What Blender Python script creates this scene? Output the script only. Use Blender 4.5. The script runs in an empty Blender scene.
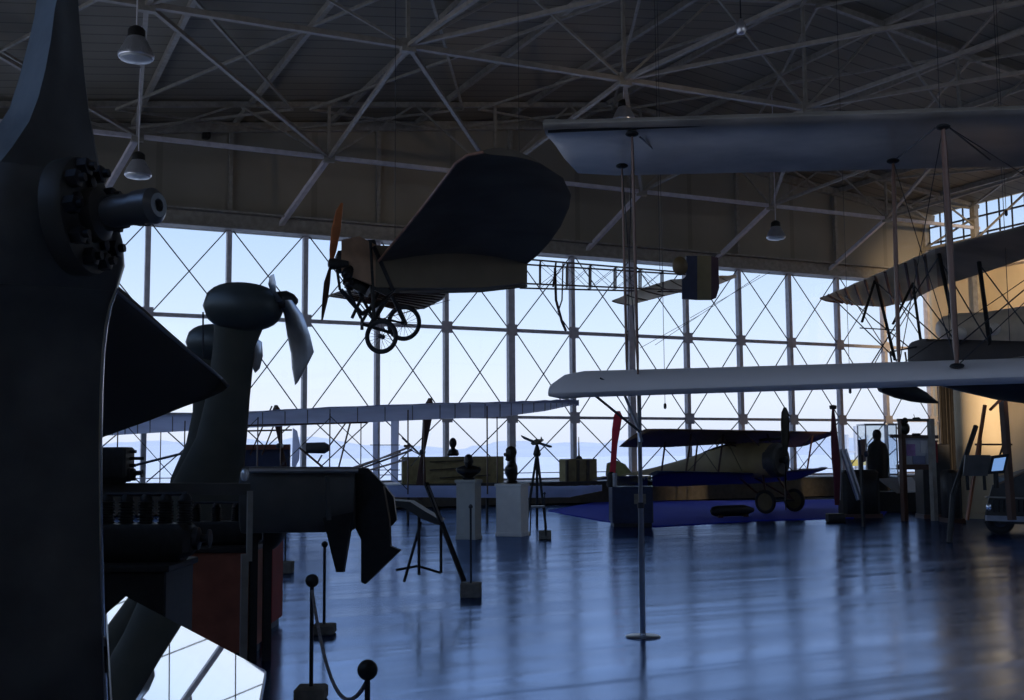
import bpy, bmesh, math, random
from mathutils import Vector as V, Matrix, noise as mnoise
random.seed(7)
PI = math.pi
scene = bpy.context.scene
col = scene.collection

# ------------------------------------------------------------------ camera
FPX, PIT, ROL, YAW = 1134.589, 0.0930015, -0.0073082, 0.4450908
CAM = V((0, 0, 1.6))
_fw = V((math.sin(YAW)*math.cos(PIT), math.cos(YAW)*math.cos(PIT), math.sin(PIT)))
_r = V((math.cos(YAW), -math.sin(YAW), 0)); _u = _r.cross(_fw)
RT = _r*math.cos(ROL) + _u*math.sin(ROL)
UP = _u*math.cos(ROL) - _r*math.sin(ROL)
FW = _fw
RH = _r.copy()                                   # level right
FH = V((math.sin(YAW), math.cos(YAW), 0))        # level forward
cd = bpy.data.cameras.new('camera'); co = bpy.data.objects.new('camera', cd); col.objects.link(co)
cd.sensor_width = 36; cd.lens = FPX*36/1024; cd.clip_start = .05; cd.clip_end = 30000
m4 = Matrix.Identity(4)
for i in range(3):
    m4[i][0] = RT[i]; m4[i][1] = UP[i]; m4[i][2] = -FW[i]; m4[i][3] = CAM[i]
co.matrix_world = m4
scene.camera = co
scene.view_settings.view_transform = 'Standard'; scene.view_settings.look = 'None'
scene.view_settings.exposure = 0.0; scene.view_settings.gamma = 1.0
scene.view_settings.use_curve_mapping = False

def ray(x, y): return RT*((x-512)/FPX) - UP*((y-350)/FPX) + FW
def atD(x, y, D): return CAM + ray(x, y)*D
def atY(x, y, Y): d = ray(x, y); return CAM + d*(Y/d.y)
def atX(x, y, X): d = ray(x, y); return CAM + d*(X/d.x)
def atZ(x, y, Z): d = ray(x, y); return CAM + d*((Z-1.6)/d.z)
def lerp(a, b, t): return a + (b-a)*t

# ------------------------------------------------------------------ world and sun
w = bpy.data.worlds.new('sky'); scene.world = w; w.use_nodes = True
nt = w.node_tree; nt.nodes.clear()
N = nt.nodes.new
tc = N('ShaderNodeTexCoord'); sp = N('ShaderNodeSeparateXYZ'); cr = N('ShaderNodeValToRGB')
bg = N('ShaderNodeBackground'); wo = N('ShaderNodeOutputWorld')
nt.links.new(tc.outputs['Generated'], sp.inputs[0]); nt.links.new(sp.outputs['Z'], cr.inputs[0])
nt.links.new(cr.outputs[0], bg.inputs[0]); nt.links.new(bg.outputs[0], wo.inputs[0])
e = cr.color_ramp.elements
e[0].position = 0.0; e[0].color = (.70, .74, .86, 1)
e[1].position = 1.0; e[1].color = (.13, .25, .55, 1)
for p, c in ((.045, (.78, .83, .94, 1)), (.11, (.67, .79, .97, 1)), (.20, (.50, .66, .92, 1)), (.45, (.30, .48, .85, 1))):
    k = e.new(p); k.color = c
bg.inputs[1].default_value = 1.2
sd = bpy.data.lights.new('sun', 'SUN'); sd.energy = 1.9; sd.angle = .01; sd.color = (1, .93, .82)
so = bpy.data.objects.new('sun', sd); col.objects.link(so)
so.rotation_euler = V((.25, .55, -.75)).to_track_quat('-Z', 'Y').to_euler()
sd2 = bpy.data.lights.new('wall_fill', 'SPOT'); sd2.energy = 4200; sd2.spot_size = 1.0; sd2.spot_blend = .7; sd2.color = (1, .72, .42); sd2.shadow_soft_size = .15  # added lamp, out of view, giving the right wall its warm light
so2 = bpy.data.objects.new('wall_fill_light', sd2); col.objects.link(so2)
SPOT_AT = V((30.8, 24.0, 9.4)); SPOT_TO = V((37.2, 33.0, 6.9))
so2.location = SPOT_AT; so2.rotation_euler = (SPOT_TO-SPOT_AT).to_track_quat('-Z', 'Y').to_euler()
SPOTS = [(V((21.0, 11.0, 4.8)), V((22.7, 20.3, 2.7)), 6200, .34), (V((19.0, 10.2, 1.0)), V((16.8, 17.6, 4.9)), 800, .5)]  # added lamps, out of view, for the cream column and the pale wing
for A_, B_, en_, sz_ in SPOTS:
    l_ = bpy.data.lights.new('fill_spot', 'SPOT'); l_.energy = en_; l_.spot_size = sz_; l_.spot_blend = .8; l_.color = (1, .76, .5); l_.shadow_soft_size = .12
    q_ = bpy.data.objects.new('fill_spot_light', l_); col.objects.link(q_); q_.location = A_; q_.rotation_euler = (B_-A_).to_track_quat('-Z', 'Y').to_euler()

# ------------------------------------------------------------------ materials
MATS = {}
def mat(name, rgb, rough=.6, metal=0., var=.15, scale=6., bump=0., bscale=30., emit=None, spec=.5, stretch=None):
    if name in MATS: return MATS[name]
    m = bpy.data.materials.new(name); m.use_nodes = True
    t = m.node_tree; b = t.nodes['Principled BSDF']
    b.inputs['Roughness'].default_value = rough; b.inputs['Metallic'].default_value = metal
    b.inputs['Specular IOR Level'].default_value = spec
    tcn = t.nodes.new('ShaderNodeTexCoord'); src = tcn.outputs['Object']
    if stretch:
        mp = t.nodes.new('ShaderNodeMapping'); mp.inputs['Scale'].default_value = stretch
        t.links.new(src, mp.inputs[0]); src = mp.outputs[0]
    nz = t.nodes.new('ShaderNodeTexNoise'); nz.inputs['Scale'].default_value = scale; nz.inputs['Detail'].default_value = 5
    t.links.new(src, nz.inputs[0])
    r = t.nodes.new('ShaderNodeValToRGB'); t.links.new(nz.outputs[0], r.inputs[0])
    r.color_ramp.elements[0].position = .3; r.color_ramp.elements[1].position = .7
    r.color_ramp.elements[0].color = tuple(c*(1-var) for c in rgb)+(1,)
    r.color_ramp.elements[1].color = tuple(min(1, c*(1+var)) for c in rgb)+(1,)
    t.links.new(r.outputs[0], b.inputs['Base Color'])
    if bump:
        n2 = t.nodes.new('ShaderNodeTexNoise'); n2.inputs['Scale'].default_value = bscale
        bp = t.nodes.new('ShaderNodeBump'); bp.inputs['Strength'].default_value = bump; bp.inputs['Distance'].default_value = .02
        t.links.new(src, n2.inputs[0]); t.links.new(n2.outputs[0], bp.inputs['Height']); t.links.new(bp.outputs[0], b.inputs['Normal'])
    if emit:
        b.inputs['Emission Color'].default_value = tuple(emit[:3])+(1,); b.inputs['Emission Strength'].default_value = emit[3]
    MATS[name] = m
    return m

def fabric(name, rgb, rib=(1, 0, 0), scale=3., trans=.35, dark=.75):
    """doped fabric: a little daylight passes through, darker rib lines"""
    m = bpy.data.materials.new(name); m.use_nodes = True; t = m.node_tree; t.nodes.clear()
    o = t.nodes.new('ShaderNodeOutputMaterial'); d = t.nodes.new('ShaderNodeBsdfDiffuse'); tr = t.nodes.new('ShaderNodeBsdfTranslucent')
    g = t.nodes.new('ShaderNodeBsdfGlossy'); g.inputs['Roughness'].default_value = .45
    mx = t.nodes.new('ShaderNodeMixShader'); mx.inputs[0].default_value = trans
    m2 = t.nodes.new('ShaderNodeMixShader'); m2.inputs[0].default_value = .06
    tcn = t.nodes.new('ShaderNodeTexCoord'); nz = t.nodes.new('ShaderNodeTexNoise'); nz.inputs['Scale'].default_value = scale
    t.links.new(tcn.outputs['Object'], nz.inputs[0])
    r = t.nodes.new('ShaderNodeValToRGB'); r.color_ramp.elements[0].position = .35; r.color_ramp.elements[1].position = .65
    r.color_ramp.elements[0].color = tuple(c*dark for c in rgb)+(1,); r.color_ramp.elements[1].color = tuple(rgb)+(1,)
    t.links.new(nz.outputs[0], r.inputs[0])
    t.links.new(r.outputs[0], d.inputs[0]); t.links.new(r.outputs[0], tr.inputs[0]); t.links.new(r.outputs[0], g.inputs[0])
    t.links.new(d.outputs[0], mx.inputs[1]); t.links.new(tr.outputs[0], mx.inputs[2])
    t.links.new(mx.outputs[0], m2.inputs[1]); t.links.new(g.outputs[0], m2.inputs[2]); t.links.new(m2.outputs[0], o.inputs[0])
    MATS[name] = m
    return m

def lineboard(name, rgb, axis, period, depth=.35, rough=.8, width=.12):
    """panelled sheet with regular joint lines running across one axis"""
    m = mat(name, rgb, rough, var=.12, scale=.35)
    t = m.node_tree; b = t.nodes['Principled BSDF']
    tcn = t.nodes.new('ShaderNodeTexCoord'); s = t.nodes.new('ShaderNodeSeparateXYZ'); t.links.new(tcn.outputs['Object'], s.inputs[0])
    mu = t.nodes.new('ShaderNodeMath'); mu.operation = 'DIVIDE'; mu.inputs[1].default_value = period
    t.links.new(s.outputs[axis], mu.inputs[0])
    fr = t.nodes.new('ShaderNodeMath'); fr.operation = 'FRACT'; t.links.new(mu.outputs[0], fr.inputs[0])
    lt = t.nodes.new('ShaderNodeMath'); lt.operation = 'LESS_THAN'; lt.inputs[1].default_value = width; t.links.new(fr.outputs[0], lt.inputs[0])
    mixn = t.nodes.new('ShaderNodeMixRGB'); mixn.blend_type = 'MULTIPLY'; mixn.inputs[2].default_value = (1-depth, 1-depth, 1-depth, 1)
    old = b.inputs['Base Color'].links[0].from_socket
    t.links.new(lt.outputs[0], mixn.inputs[0]); t.links.new(old, mixn.inputs[1]); t.links.new(mixn.outputs[0], b.inputs['Base Color'])
    return m

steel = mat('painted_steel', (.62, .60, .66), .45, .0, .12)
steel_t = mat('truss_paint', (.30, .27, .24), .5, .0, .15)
steel_d = mat('grey_truss_paint', (.30, .28, .25), .5, .0, .2)
dsteel = mat('dark_steel', (.045, .045, .055), .45, .5, .2)
black = mat('black_iron', (.02, .019, .02), .5, .3, .3, 20)
chrome = mat('polished_metal', (.75, .78, .85), .12, 1., .05)
alu = mat('dull_aluminium', (.42, .44, .5), .32, 1., .12, 9, .1, 14)
wood = mat('varnished_wood', (.28, .09, .035), .32, 0, .35, 5, .05, 40, stretch=(1, 1, .12))
dwood = mat('dark_walnut', (.07, .03, .02), .35, 0, .35, 5, stretch=(1, 1, .15))
strutw = mat('strut_wood', (.20, .10, .07), .45, 0, .3, 5, stretch=(1, 1, .12))
propd = mat('weathered_propeller_paint', (.11, .115, .125), .36, .1, .3, 7, .08, 22)
plinth_w = mat('white_plinth_paint', (.88, .83, .76), .6, 0, .05)
khaki = mat('khaki_cloth', (.36, .30, .15), .9, 0, .2)
redbrown = mat('red_brown_panel', (.30, .09, .05), .6, 0, .2)
bronze = mat('dark_bronze', (.03, .026, .022), .35, .7, .3)
redp = mat('red_paint', (.75, .04, .07), .4, 0, .15)
rubber = mat('black_rubber', (.015, .015, .018), .7, 0, .2)
olive = mat('olive_doped_fabric', (.30, .23, .11), .6, 0, .25, 1.5)
navy = mat('dark_blue_paint', (.012, .02, .06), .45, 0, .2)
darkgrey = mat('dark_grey_paint', (.075, .072, .07), .5, .1, .25, 4)
cream = mat('cream_plaster', (.62, .50, .33), .8, 0, .1, .7)
rope = mat('grey_rope', (.25, .23, .24), .9, 0, .3, 60)
stone = mat('concrete_block', (.20, .18, .15), .9, 0, .25, 12, .3, 30)
paper = mat('white_paper', (.75, .75, .78), .7, 0, .06)
tan = mat('tan_fabric', (.42, .26, .16), .6, 0, .15)
pale = fabric('pale_blue_muslin', (.86, .87, .97), scale=1.5, trans=.9, dark=.88)
linen = fabric('cream_linen', (.92, .86, .78), scale=1.2, trans=.85, dark=.8)
linen_b = fabric('weathered_linen', (.55, .46, .37), scale=1.2, trans=.45)
darkfab = fabric('dark_doped_fabric', (.17, .145, .12), scale=1.0, trans=.03)
greyfab = fabric('silver_grey_dope', (.40, .37, .37), scale=.8, trans=.05)

# metallic doped wing of the big biplane: grey glossy dope
silver = mat('silver_dope', (.44, .385, .33), .36, .35, .35, 1.3, .25, 3.5)

def floor_material():
    m = bpy.data.materials.new('blue_glossy_resin'); m.use_nodes = True; t = m.node_tree; t.nodes.clear()
    o = t.nodes.new('ShaderNodeOutputMaterial'); d = t.nodes.new('ShaderNodeBsdfDiffuse'); g = t.nodes.new('ShaderNodeBsdfGlossy')
    mx = t.nodes.new('ShaderNodeMixShader'); fz = t.nodes.new('ShaderNodeFresnel'); fz.inputs[0].default_value = 16
    tcn = t.nodes.new('ShaderNodeTexCoord')
    mp = t.nodes.new('ShaderNodeMapping'); mp.inputs['Rotation'].default_value = (0, 0, .44); mp.inputs['Scale'].default_value = (.11, 1.0, 1)
    t.links.new(tcn.outputs['Object'], mp.inputs[0])
    n1 = t.nodes.new('ShaderNodeTexNoise'); n1.inputs['Scale'].default_value = 1.3; n1.inputs['Detail'].default_value = 5
    t.links.new(mp.outputs[0], n1.inputs[0])
    r = t.nodes.new('ShaderNodeMapRange'); r.inputs[1].default_value = .3; r.inputs[2].default_value = .7; r.inputs[3].default_value = .15; r.inputs[4].default_value = .24
    t.links.new(n1.outputs[0], r.inputs[0]); t.links.new(r.outputs[0], g.inputs['Roughness'])
    n2 = t.nodes.new('ShaderNodeTexNoise'); n2.inputs['Scale'].default_value = 1.4; n2.inputs['Detail'].default_value = 2.5
    t.links.new(mp.outputs[0], n2.inputs[0])
    bp = t.nodes.new('ShaderNodeBump'); bp.inputs['Strength'].default_value = .6; bp.inputs['Distance'].default_value = .03
    t.links.new(n2.outputs[0], bp.inputs['Height']); t.links.new(bp.outputs[0], g.inputs['Normal'])
    d.inputs[0].default_value = (.012, .022, .07, 1); g.inputs[0].default_value = (.54, .69, 1.0, 1)
    t.links.new(fz.outputs[0], mx.inputs[0]); t.links.new(d.outputs[0], mx.inputs[1]); t.links.new(g.outputs[0], mx.inputs[2])
    t.links.new(mx.outputs[0], o.inputs[0])
    return m
floor_m = floor_material()

def glass_material(name, tint, gl=.06):
    m = bpy.data.materials.new(name); m.use_nodes = True; t = m.node_tree; t.nodes.clear()
    o = t.nodes.new('ShaderNodeOutputMaterial'); a = t.nodes.new('ShaderNodeBsdfTransparent'); g = t.nodes.new('ShaderNodeBsdfGlossy')
    g.inputs['Roughness'].default_value = .02; a.inputs[0].default_value = tint+(1,)
    fz = t.nodes.new('ShaderNodeFresnel'); fz.inputs[0].default_value = 1.3
    mx = t.nodes.new('ShaderNodeMixShader'); t.links.new(fz.outputs[0], mx.inputs[0])
    t.links.new(a.outputs[0], mx.inputs[1]); t.links.new(g.outputs[0], mx.inputs[2]); t.links.new(mx.outputs[0], o.inputs[0])
    return m
glass = glass_material('window_glass', (.96, .98, 1.0))
caseglass = glass_material('case_glass', (.80, .85, .88))

# ------------------------------------------------------------------ mesh builder
ORG = {}
class MB:
    def __init__(s): s.v = []; s.f = []
    def add(s, vs, fs):
        n = len(s.v); s.v += [V(p) for p in vs]; s.f += [tuple(i+n for i in f) for f in fs]; return s
    def loft(s, secs, caps=True, closed=True):
        n = len(secs[0]); vs = [p for sec in secs for p in sec]; fs = []
        for i in range(len(secs)-1):
            for j in range(n if closed else n-1):
                k = (j+1) % n
                fs.append((i*n+j, i*n+k, (i+1)*n+k, (i+1)*n+j))
        if caps and closed:
            fs.append(tuple(range(n-1, -1, -1))); fs.append(tuple((len(secs)-1)*n+j for j in range(n)))
        return s.add(vs, fs)
    def frame(s, a):
        a = V(a).normalized(); h = V((0, 0, 1)) if abs(a.z) < .9 else V((1, 0, 0))
        x = a.cross(h).normalized(); y = x.cross(a).normalized(); return x, y
    def tube(s, pts, r, n=8, r2=None, aspect=1., up=None):
        pts = [V(p) for p in pts]; secs = []
        for i, p in enumerate(pts):
            d = (pts[min(i+1, len(pts)-1)]-pts[max(i-1, 0)])
            x, y = s.frame(d)
            if up is not None:
                x = V(up) - d.normalized()*V(up).dot(d.normalized()); x.normalize(); y = d.normalized().cross(x)
            rr = r[i] if isinstance(r, (list, tuple)) else (r if r2 is None else lerp(r, r2, i/(len(pts)-1)))
            secs.append([p + x*(math.cos(2*PI*k/n)*rr) + y*(math.sin(2*PI*k/n)*rr*aspect) for k in range(n)])
        return s.loft(secs)
    def bar(s, a, b, w=.06, h=None, up=(0, 0, 1)):
        a, b = V(a), V(b); h = h or w; d = (b-a).normalized(); u = V(up)
        if abs(d.dot(u)) > .95: u = V((1, 0, 0)) if abs(d.x) < .9 else V((0, 1, 0))
        x = d.cross(u).normalized(); y = x.cross(d).normalized()
        q = [(-1, -1), (1, -1), (1, 1), (-1, 1)]
        return s.loft([[p + x*(i*w/2) + y*(j*h/2) for i, j in q] for p in (a, b)])
    def box(s, c, sz, X=(1, 0, 0), Y=(0, 1, 0), Z=(0, 0, 1), bev=0.):
        c = V(c); X, Y, Z = V(X), V(Y), V(Z); a, b, h = sz[0]/2, sz[1]/2, sz[2]/2
        if bev:
            secs = []
            pts = [(a-bev, -b), (a, -b+bev), (a, b-bev), (a-bev, b), (-a+bev, b), (-a, b-bev), (-a, -b+bev), (-a+bev, -b)]
            for z, k in ((-h, 1-bev/max(a, b)), (-h+bev, 1), (h-bev, 1), (h, 1-bev/max(a, b))):
                secs.append([c + X*(p[0]*k) + Y*(p[1]*k) + Z*z for p in pts])
            return s.loft(secs)
        q = [(-a, -b), (a, -b), (a, b), (-a, b)]
        return s.loft([[c + X*p[0] + Y*p[1] + Z*z for p in q] for z in (-h, h)])
    def lathe(s, o, ax, prof, n=24, caps=True):
        o = V(o); ax = V(ax).normalized(); x, y = s.frame(ax)
        return s.loft([[o + ax*t + x*(math.cos(2*PI*k/n)*r) + y*(math.sin(2*PI*k/n)*r) for k in range(n)] for t, r in prof], caps)
    def torus(s, c, ax, R, r, n=32, m=10):
        c = V(c); ax = V(ax).normalized(); x, y = s.frame(ax); vs = []; fs = []
        for i in range(n):
            d = x*math.cos(2*PI*i/n)+y*math.sin(2*PI*i/n)
            for j in range(m):
                vs.append(c + d*(R+r*math.cos(2*PI*j/m)) + ax*(r*math.sin(2*PI*j/m)))
        for i in range(n):
            for j in range(m):
                a, b = (i+1) % n, (j+1) % m
                fs.append((i*m+j, a*m+j, a*m+b, i*m+b))
        return s.add(vs, fs)
    def ell(s, c, R, X=(1, 0, 0), Y=(0, 1, 0), Z=(0, 0, 1), n=20, m=12):
        c = V(c); X, Y, Z = V(X), V(Y), V(Z); secs = []
        for i in range(m+1):
            t = -PI/2+PI*i/m; t = max(min(t, PI/2-.02), -PI/2+.02)
            secs.append([c + Z*(R[2]*math.sin(t)) + X*(R[0]*math.cos(t)*math.cos(2*PI*k/n)) + Y*(R[1]*math.cos(t)*math.sin(2*PI*k/n)) for k in range(n)])
        return s.loft(secs)
    def slab(s, pts, d):
        """outline polygon (planar-ish) given real thickness d (vector)"""
        d = V(d); return s.loft([[V(p)-d/2 for p in pts], [V(p)+d/2 for p in pts]])
    def wing(s, LE, TE, th=.1, camber=.03, n=8, up=(0, 0, 1), ribs=0, sag=0.):
        """airfoil lofted between a leading edge and a trailing edge polyline"""
        up = V(up); secs = []; K = len(LE)
        if ribs:
            L2, T2 = [], []
            for i in range(K-1):
                for k in range(ribs):
                    L2.append(LE[i].lerp(LE[i+1], k/ribs)); T2.append(TE[i].lerp(TE[i+1], k/ribs))
            L2.append(LE[-1]); T2.append(TE[-1])
        else: L2, T2 = LE, TE
        for q, (a, b) in enumerate(zip(L2, T2)):
            ch = (b-a).length; t_ = min(th, ch*.16); c_ = camber*ch/1.5; top = []; bot = []
            k_ = 1 - (sag if q % 2 else 0)
            for i in range(n+1):
                u = (1-math.cos(PI*i/n))/2
                yt = t_*k_*(2.97*math.sqrt(u)-1.26*u-3.52*u*u+2.84*u**3-1.02*u**4)/2 + .002
                yc = c_*4*u*(1-u)
                p = a.lerp(b, u)
                top.append(p+up*(yc+yt)); bot.append(p+up*(yc-yt))
            secs.append(top + bot[::-1])
        return s.loft(secs)
    def build(s, name, m, parent=None, smooth=True, ang=.7):
        o0 = ORG.get(parent.name, V((0, 0, 0))) if parent else V((0, 0, 0))
        me = bpy.data.meshes.new(name); me.from_pydata([tuple(p-o0) for p in s.v], [], s.f)
        bm = bmesh.new(); bm.from_mesh(me); bmesh.ops.recalc_face_normals(bm, faces=bm.faces); bm.to_mesh(me); bm.free()
        me.materials.append(m if not isinstance(m, str) else MATS[m])
        if smooth:
            for p in me.polygons: p.use_smooth = True
            me.set_sharp_from_angle(angle=ang)
        ob = bpy.data.objects.new(name, me); col.objects.link(ob)
        if parent: ob.parent = parent
        ORG[ob.name] = o0
        return ob
def mb(): return MB()

def thing(name, label, cat, loc, group=None):
    o = bpy.data.objects.new(name, None); col.objects.link(o); o.location = loc; o.empty_display_size = .2
    o['label'] = label; o['category'] = cat
    if group: o['group'] = group
    ORG[o.name] = V(loc); return o
def tag(o, label, cat, group=None):
    o['label'] = label; o['category'] = cat
    if group: o['group'] = group
    # give a single-mesh thing its own origin at its base
    vs = o.data.vertices; c = V((0, 0, 0))
    for q in vs: c += q.co
    c /= len(vs); c.z = min(q.co.z for q in vs)
    o.data.transform(Matrix.Translation(-c)); o.location = c
    return o
def struct(o): o['kind'] = 'structure'; return o
def copy_tree(o, loc, label=None, parent=None):
    c = o.copy(); col.objects.link(c)
    if parent: c.parent = parent
    else:
        c.location = loc
        if label: c['label'] = label
    for ch in list(o.children): copy_tree(ch, None, None, c)
    return c
def ribs(p, LE, TE, per, r=.02, m=None, dz=-.035):
    b = MB()
    for i in range(len(LE)-1):
        for k in range(per):
            a, c = LE[i].lerp(LE[i+1], k/per), TE[i].lerp(TE[i+1], k/per)
            u = V((0, 0, dz)); b.tube([a.lerp(c, .02), a.lerp(c, .3)+u*.7, a.lerp(c, .6)+u*.6, a.lerp(c, .97)], r, 5)
    return b.build('rib_tapes', m or dwood, p)
def wire(p, a, b, r=.006, name='bracing_wire', m=None):
    return mb().tube([a, b], r, 5).build(name, m or dsteel, p)

# ================================================================== THE HALL
WY, WX0, BW = 36.0, 4.753, 2.4727
ZT, ZM, ZL, ZS = 8.784, 6.015, 2.948, .78
XR, XL, YB = 37.3, -3.2, -7.0
RX, RZ, EZ = 20.5, 14.0, 11.85
def roofz(x): return RZ - abs(x-RX)*.128
def colx(t): return WX0 + BW*t

struct(mb().box((17, 14.5, -.1), (41, 43.4, .2)).build('floor', floor_m, smooth=False))
ceil_m = lineboard('roof_sheet', (.235, .21, .17), 'Y', .62, .45, .8, .10)
b = mb()
for x0, x1 in ((XL, RX), (RX, XR)):
    q = [V((x0, YB, roofz(x0))), V((x1, YB, roofz(x1))), V((x1, WY, roofz(x1))), V((x0, WY, roofz(x0)))]
    b.add(q + [p+V((0, 0, .25)) for p in q], [(0, 1, 2, 3), (7, 6, 5, 4), (0, 4, 5, 1), (1, 5, 6, 2), (2, 6, 7, 3), (3, 7, 4, 0)])
struct(b.build('ceiling', ceil_m, smooth=False))
gable_m = lineboard('gable_sheet', (.30, .275, .23), 'X', 4.945, .2, .8, .04)
b = mb()
b.add([(XL, WY-.0, ZT), (XR, WY, ZT), (XR, WY, roofz(XR)), (RX, WY, roofz(RX)), (XL, WY, roofz(XL)),
       (XL, WY+.25, ZT), (XR, WY+.25, ZT), (XR, WY+.25, roofz(XR)), (RX, WY+.25, roofz(RX)), (XL, WY+.25, roofz(XL))],
      [(0, 1, 2, 3, 4), (9, 8, 7, 6, 5), (0, 5, 6, 1), (1, 6, 7, 2), (2, 7, 8, 3), (3, 8, 9, 4), (4, 9, 5, 0)])
b.box((17, WY+.12, ZS/2-.03), (41, .3, ZS-.06))
struct(b.build('wall_far', gable_m, smooth=False))
wallc = mat('painted_wall', (.62, .55, .45), .8, 0, .1, .6)
b = mb(); b.box((XL-.15, 14.5, 1.9), (.3, 43.4, 3.8)); b.box((XL-.15, 14.5, 10.6), (.3, 43.4, 1.0))
struct(b.build('wall_left', wallc, smooth=False))
b = mb()
for k in range(22): b.bar((XL-.1, YB+1+k*2, 3.8), (XL-.1, YB+1+k*2, 10.1), .1)
b.bar((XL-.1, YB, 8.4), (XL-.1, WY, 8.4), .1)
wl = struct(b.build('window_3', steel_d, smooth=False))
mb().box((XL-.2, 14.5, 6.95), (.02, 43, 6.3)).build('pane', glass, wl, False)
b = mb(); b.box((17, YB-.15, 3.2), (41, .3, 6.4)); b.box((17, YB-.15, 12.4), (41, .3, 3.2)); b.box((2.4, YB-.15, 8.6), (11.2, .3, 4.4))
struct(b.build('wall_back', wallc, smooth=False))
b = mb()
for k in range(12): b.bar((8.2+k*2.45, YB-.1, 6.4), (8.2+k*2.45, YB-.1, 10.8), .1)
b.bar((8, YB-.1, 8.6), (XR, YB-.1, 8.6), .1)
wl = struct(b.build('fill_window_4', steel_d, smooth=False))  # opening added behind the camera to fill the hall with light
mb().box((22.6, YB-.2, 8.6), (29.3, .02, 4.4)).build('pane', glass, wl, False)
# right wall: cream plaster, with a clerestory strip
b = mb()
b.box((XR+.15, 14.5, 4.62), (.3, 43.4, 9.25)); b.box((XR+.15, 14.5, 12.15), (.3, 43.4, .5))
struct(b.build('wall_right', cream, smooth=False))
# clerestory window 2
b = mb(); y = WY
while y > 8: b.bar((XR-.02, y, 9.25), (XR-.02, y, 11.9), .05, .05); y -= .62
b.bar((XR-.02, WY, 11.3), (XR-.02, 8, 11.3), .07); b.bar((XR-.02, WY, 10.6), (XR-.02, 8, 10.6), .07); b.bar((XR-.02, WY, 9.9), (XR-.02, 8, 9.9), .07)
wf = struct(b.build('window_2', dsteel, smooth=False))
mb().box((XR+.06, (WY-7)/2, 10.6), (.02, WY+7, 2.7)).build('pane', glass, wf)
b = mb(); b.box((XR-.2, 20, 9.1), (.4, 32, .14)); struct(b.build('trim_1', mat('pale_ledge', (.7, .62, .55), .6)))
# big window 1
win = thing('window_1', '', '', (0, 0, 0)); del win['label']; del win['category']; win['kind'] = 'structure'
for t in range(-3, 14):
    x = colx(t); wd = .15 if t not in (5, 7) else .24
    if x > XR-.1: x = XR-.2; wd = .3
    mb().box((x, WY-.02, (ZT+ZS)/2), (wd, .22, ZT-ZS)).build('mullion', steel, win, False)
for z, h in ((ZM, .12), (ZL, .10)):
    mb().box((17, WY-.02, z), (41, .12, h)).build('transom', steel, win, False)
mb().box((17, WY-.02, ZS), (41, .34, .08)).build('sill', steel, win, False)
mb().box((17, WY-.04, ZS+.22), (41, .03, .03)).build('sill_rail', steel, win, False)
for t in range(-3, 13):
    x0, x1 = colx(t)+.1, colx(t+1)-.1
    if x1 > XR: x1 = XR
    b = mb()
    for z0, z1 in ((ZM, ZT), (ZL, ZM), (ZS+.1, ZL)):
        b.bar((x0, WY-.10, z0), (x1, WY-.10, z1), .035, .02, (0, 1, 0)); b.bar((x0, WY-.13, z1), (x1, WY-.13, z0), .035, .02, (0, 1, 0))
    b.build('cross_brace', dsteel, win, False)
b = mb()
for t in range(-3, 14):
    for z in (ZM, ZL):
        if colx(t) < XR-.4: b.box((colx(t), WY-.15, z), (.38, .03, .40))
g_ = b.build('gusset_plates', steel, win, False)
mb().box((17, WY+.06, (ZT+ZS)/2), (41, .015, ZT-ZS)).build('pane', glass, win, False)
# beams over the window
b = mb(); b.box((17, WY-.15, ZT+.25), (40.9, .3, .5)); b.box((17, WY-.3, ZT+.52), (40.9, .6, .06)); b.box((17, WY-.3, ZT+.02), (40.9, .5, .06))
struct(b.build('trim_2', steel_d, smooth=False))
b = mb()
for t in range(-3, 14, 2):
    x = colx(t)
    if x < XR-.2: b.box((x, WY-.08, (ZT+.5+roofz(x))/2), (.12, .16, roofz(x)-ZT-.5))
struct(b.build('trim_3', steel_d, smooth=False))
b = mb(); 
for x0, x1 in ((XL, RX), (RX, XR)): b.bar((x0, WY-.2, roofz(x0)-.2), (x1, WY-.2, roofz(x1)-.2), .2, .3)
struct(b.build('trim_4', steel_d, smooth=False))
# small window-wall box fixture
bx_ = atY(206, 135, WY-.15)
tag(mb().box(bx_, (.25, .2, .25), bev=.03).build('junction_box', black, None), 'small black junction box high on the wall over the left window bays', 'box')

# ---- roof trusses
NX = [-2.7+5.65*k for k in range(8)]
def truss(idx, Y, off):
    r = thing('trim_%d' % idx, '', '', (0, Y, 0)); del r['label']; del r['category']; r['kind'] = 'structure'
    ZC = 10.8; xs = [x+off for x in NX if XL+.2 < x+off < XR-.2]
    mb().bar((XL, Y, ZC), (XR, Y, ZC), .14, .12).build('bottom_chord', steel if Y > 30 else steel_t, r, False)  # far chord in paler steel: light from the floor put into its colour
    b = mb()
    for x0, x1 in ((XL, RX), (RX, XR)): b.bar((x0, Y, roofz(x0)-.15), (x1, Y, roofz(x1)-.15), .14, .16)
    b.build('top_chord', steel_d, r, False)
    for i, x in enumerate(xs):
        mb().bar((x, Y, ZC), (x, Y, roofz(x)-.1), .08).build('post', steel_d, r, False)
        mb().box((x, Y, ZC), (.34, .16, .3)).build('gusset', steel_d, r, False)
        xn = xs[i+1] if i+1 < len(xs) else XR-.1
        xm = (x+xn)/2
        mb().bar((x, Y, ZC), (xm, Y, roofz(xm)-.15), .06).build('web_brace', steel_d, r, False)
        mb().bar((xm, Y, roofz(xm)-.15), (xn, Y, ZC), .06).build('web_brace', steel_d, r, False)
    return xs
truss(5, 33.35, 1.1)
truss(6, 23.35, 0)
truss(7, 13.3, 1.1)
truss(8, 3.3, 0)
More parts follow.
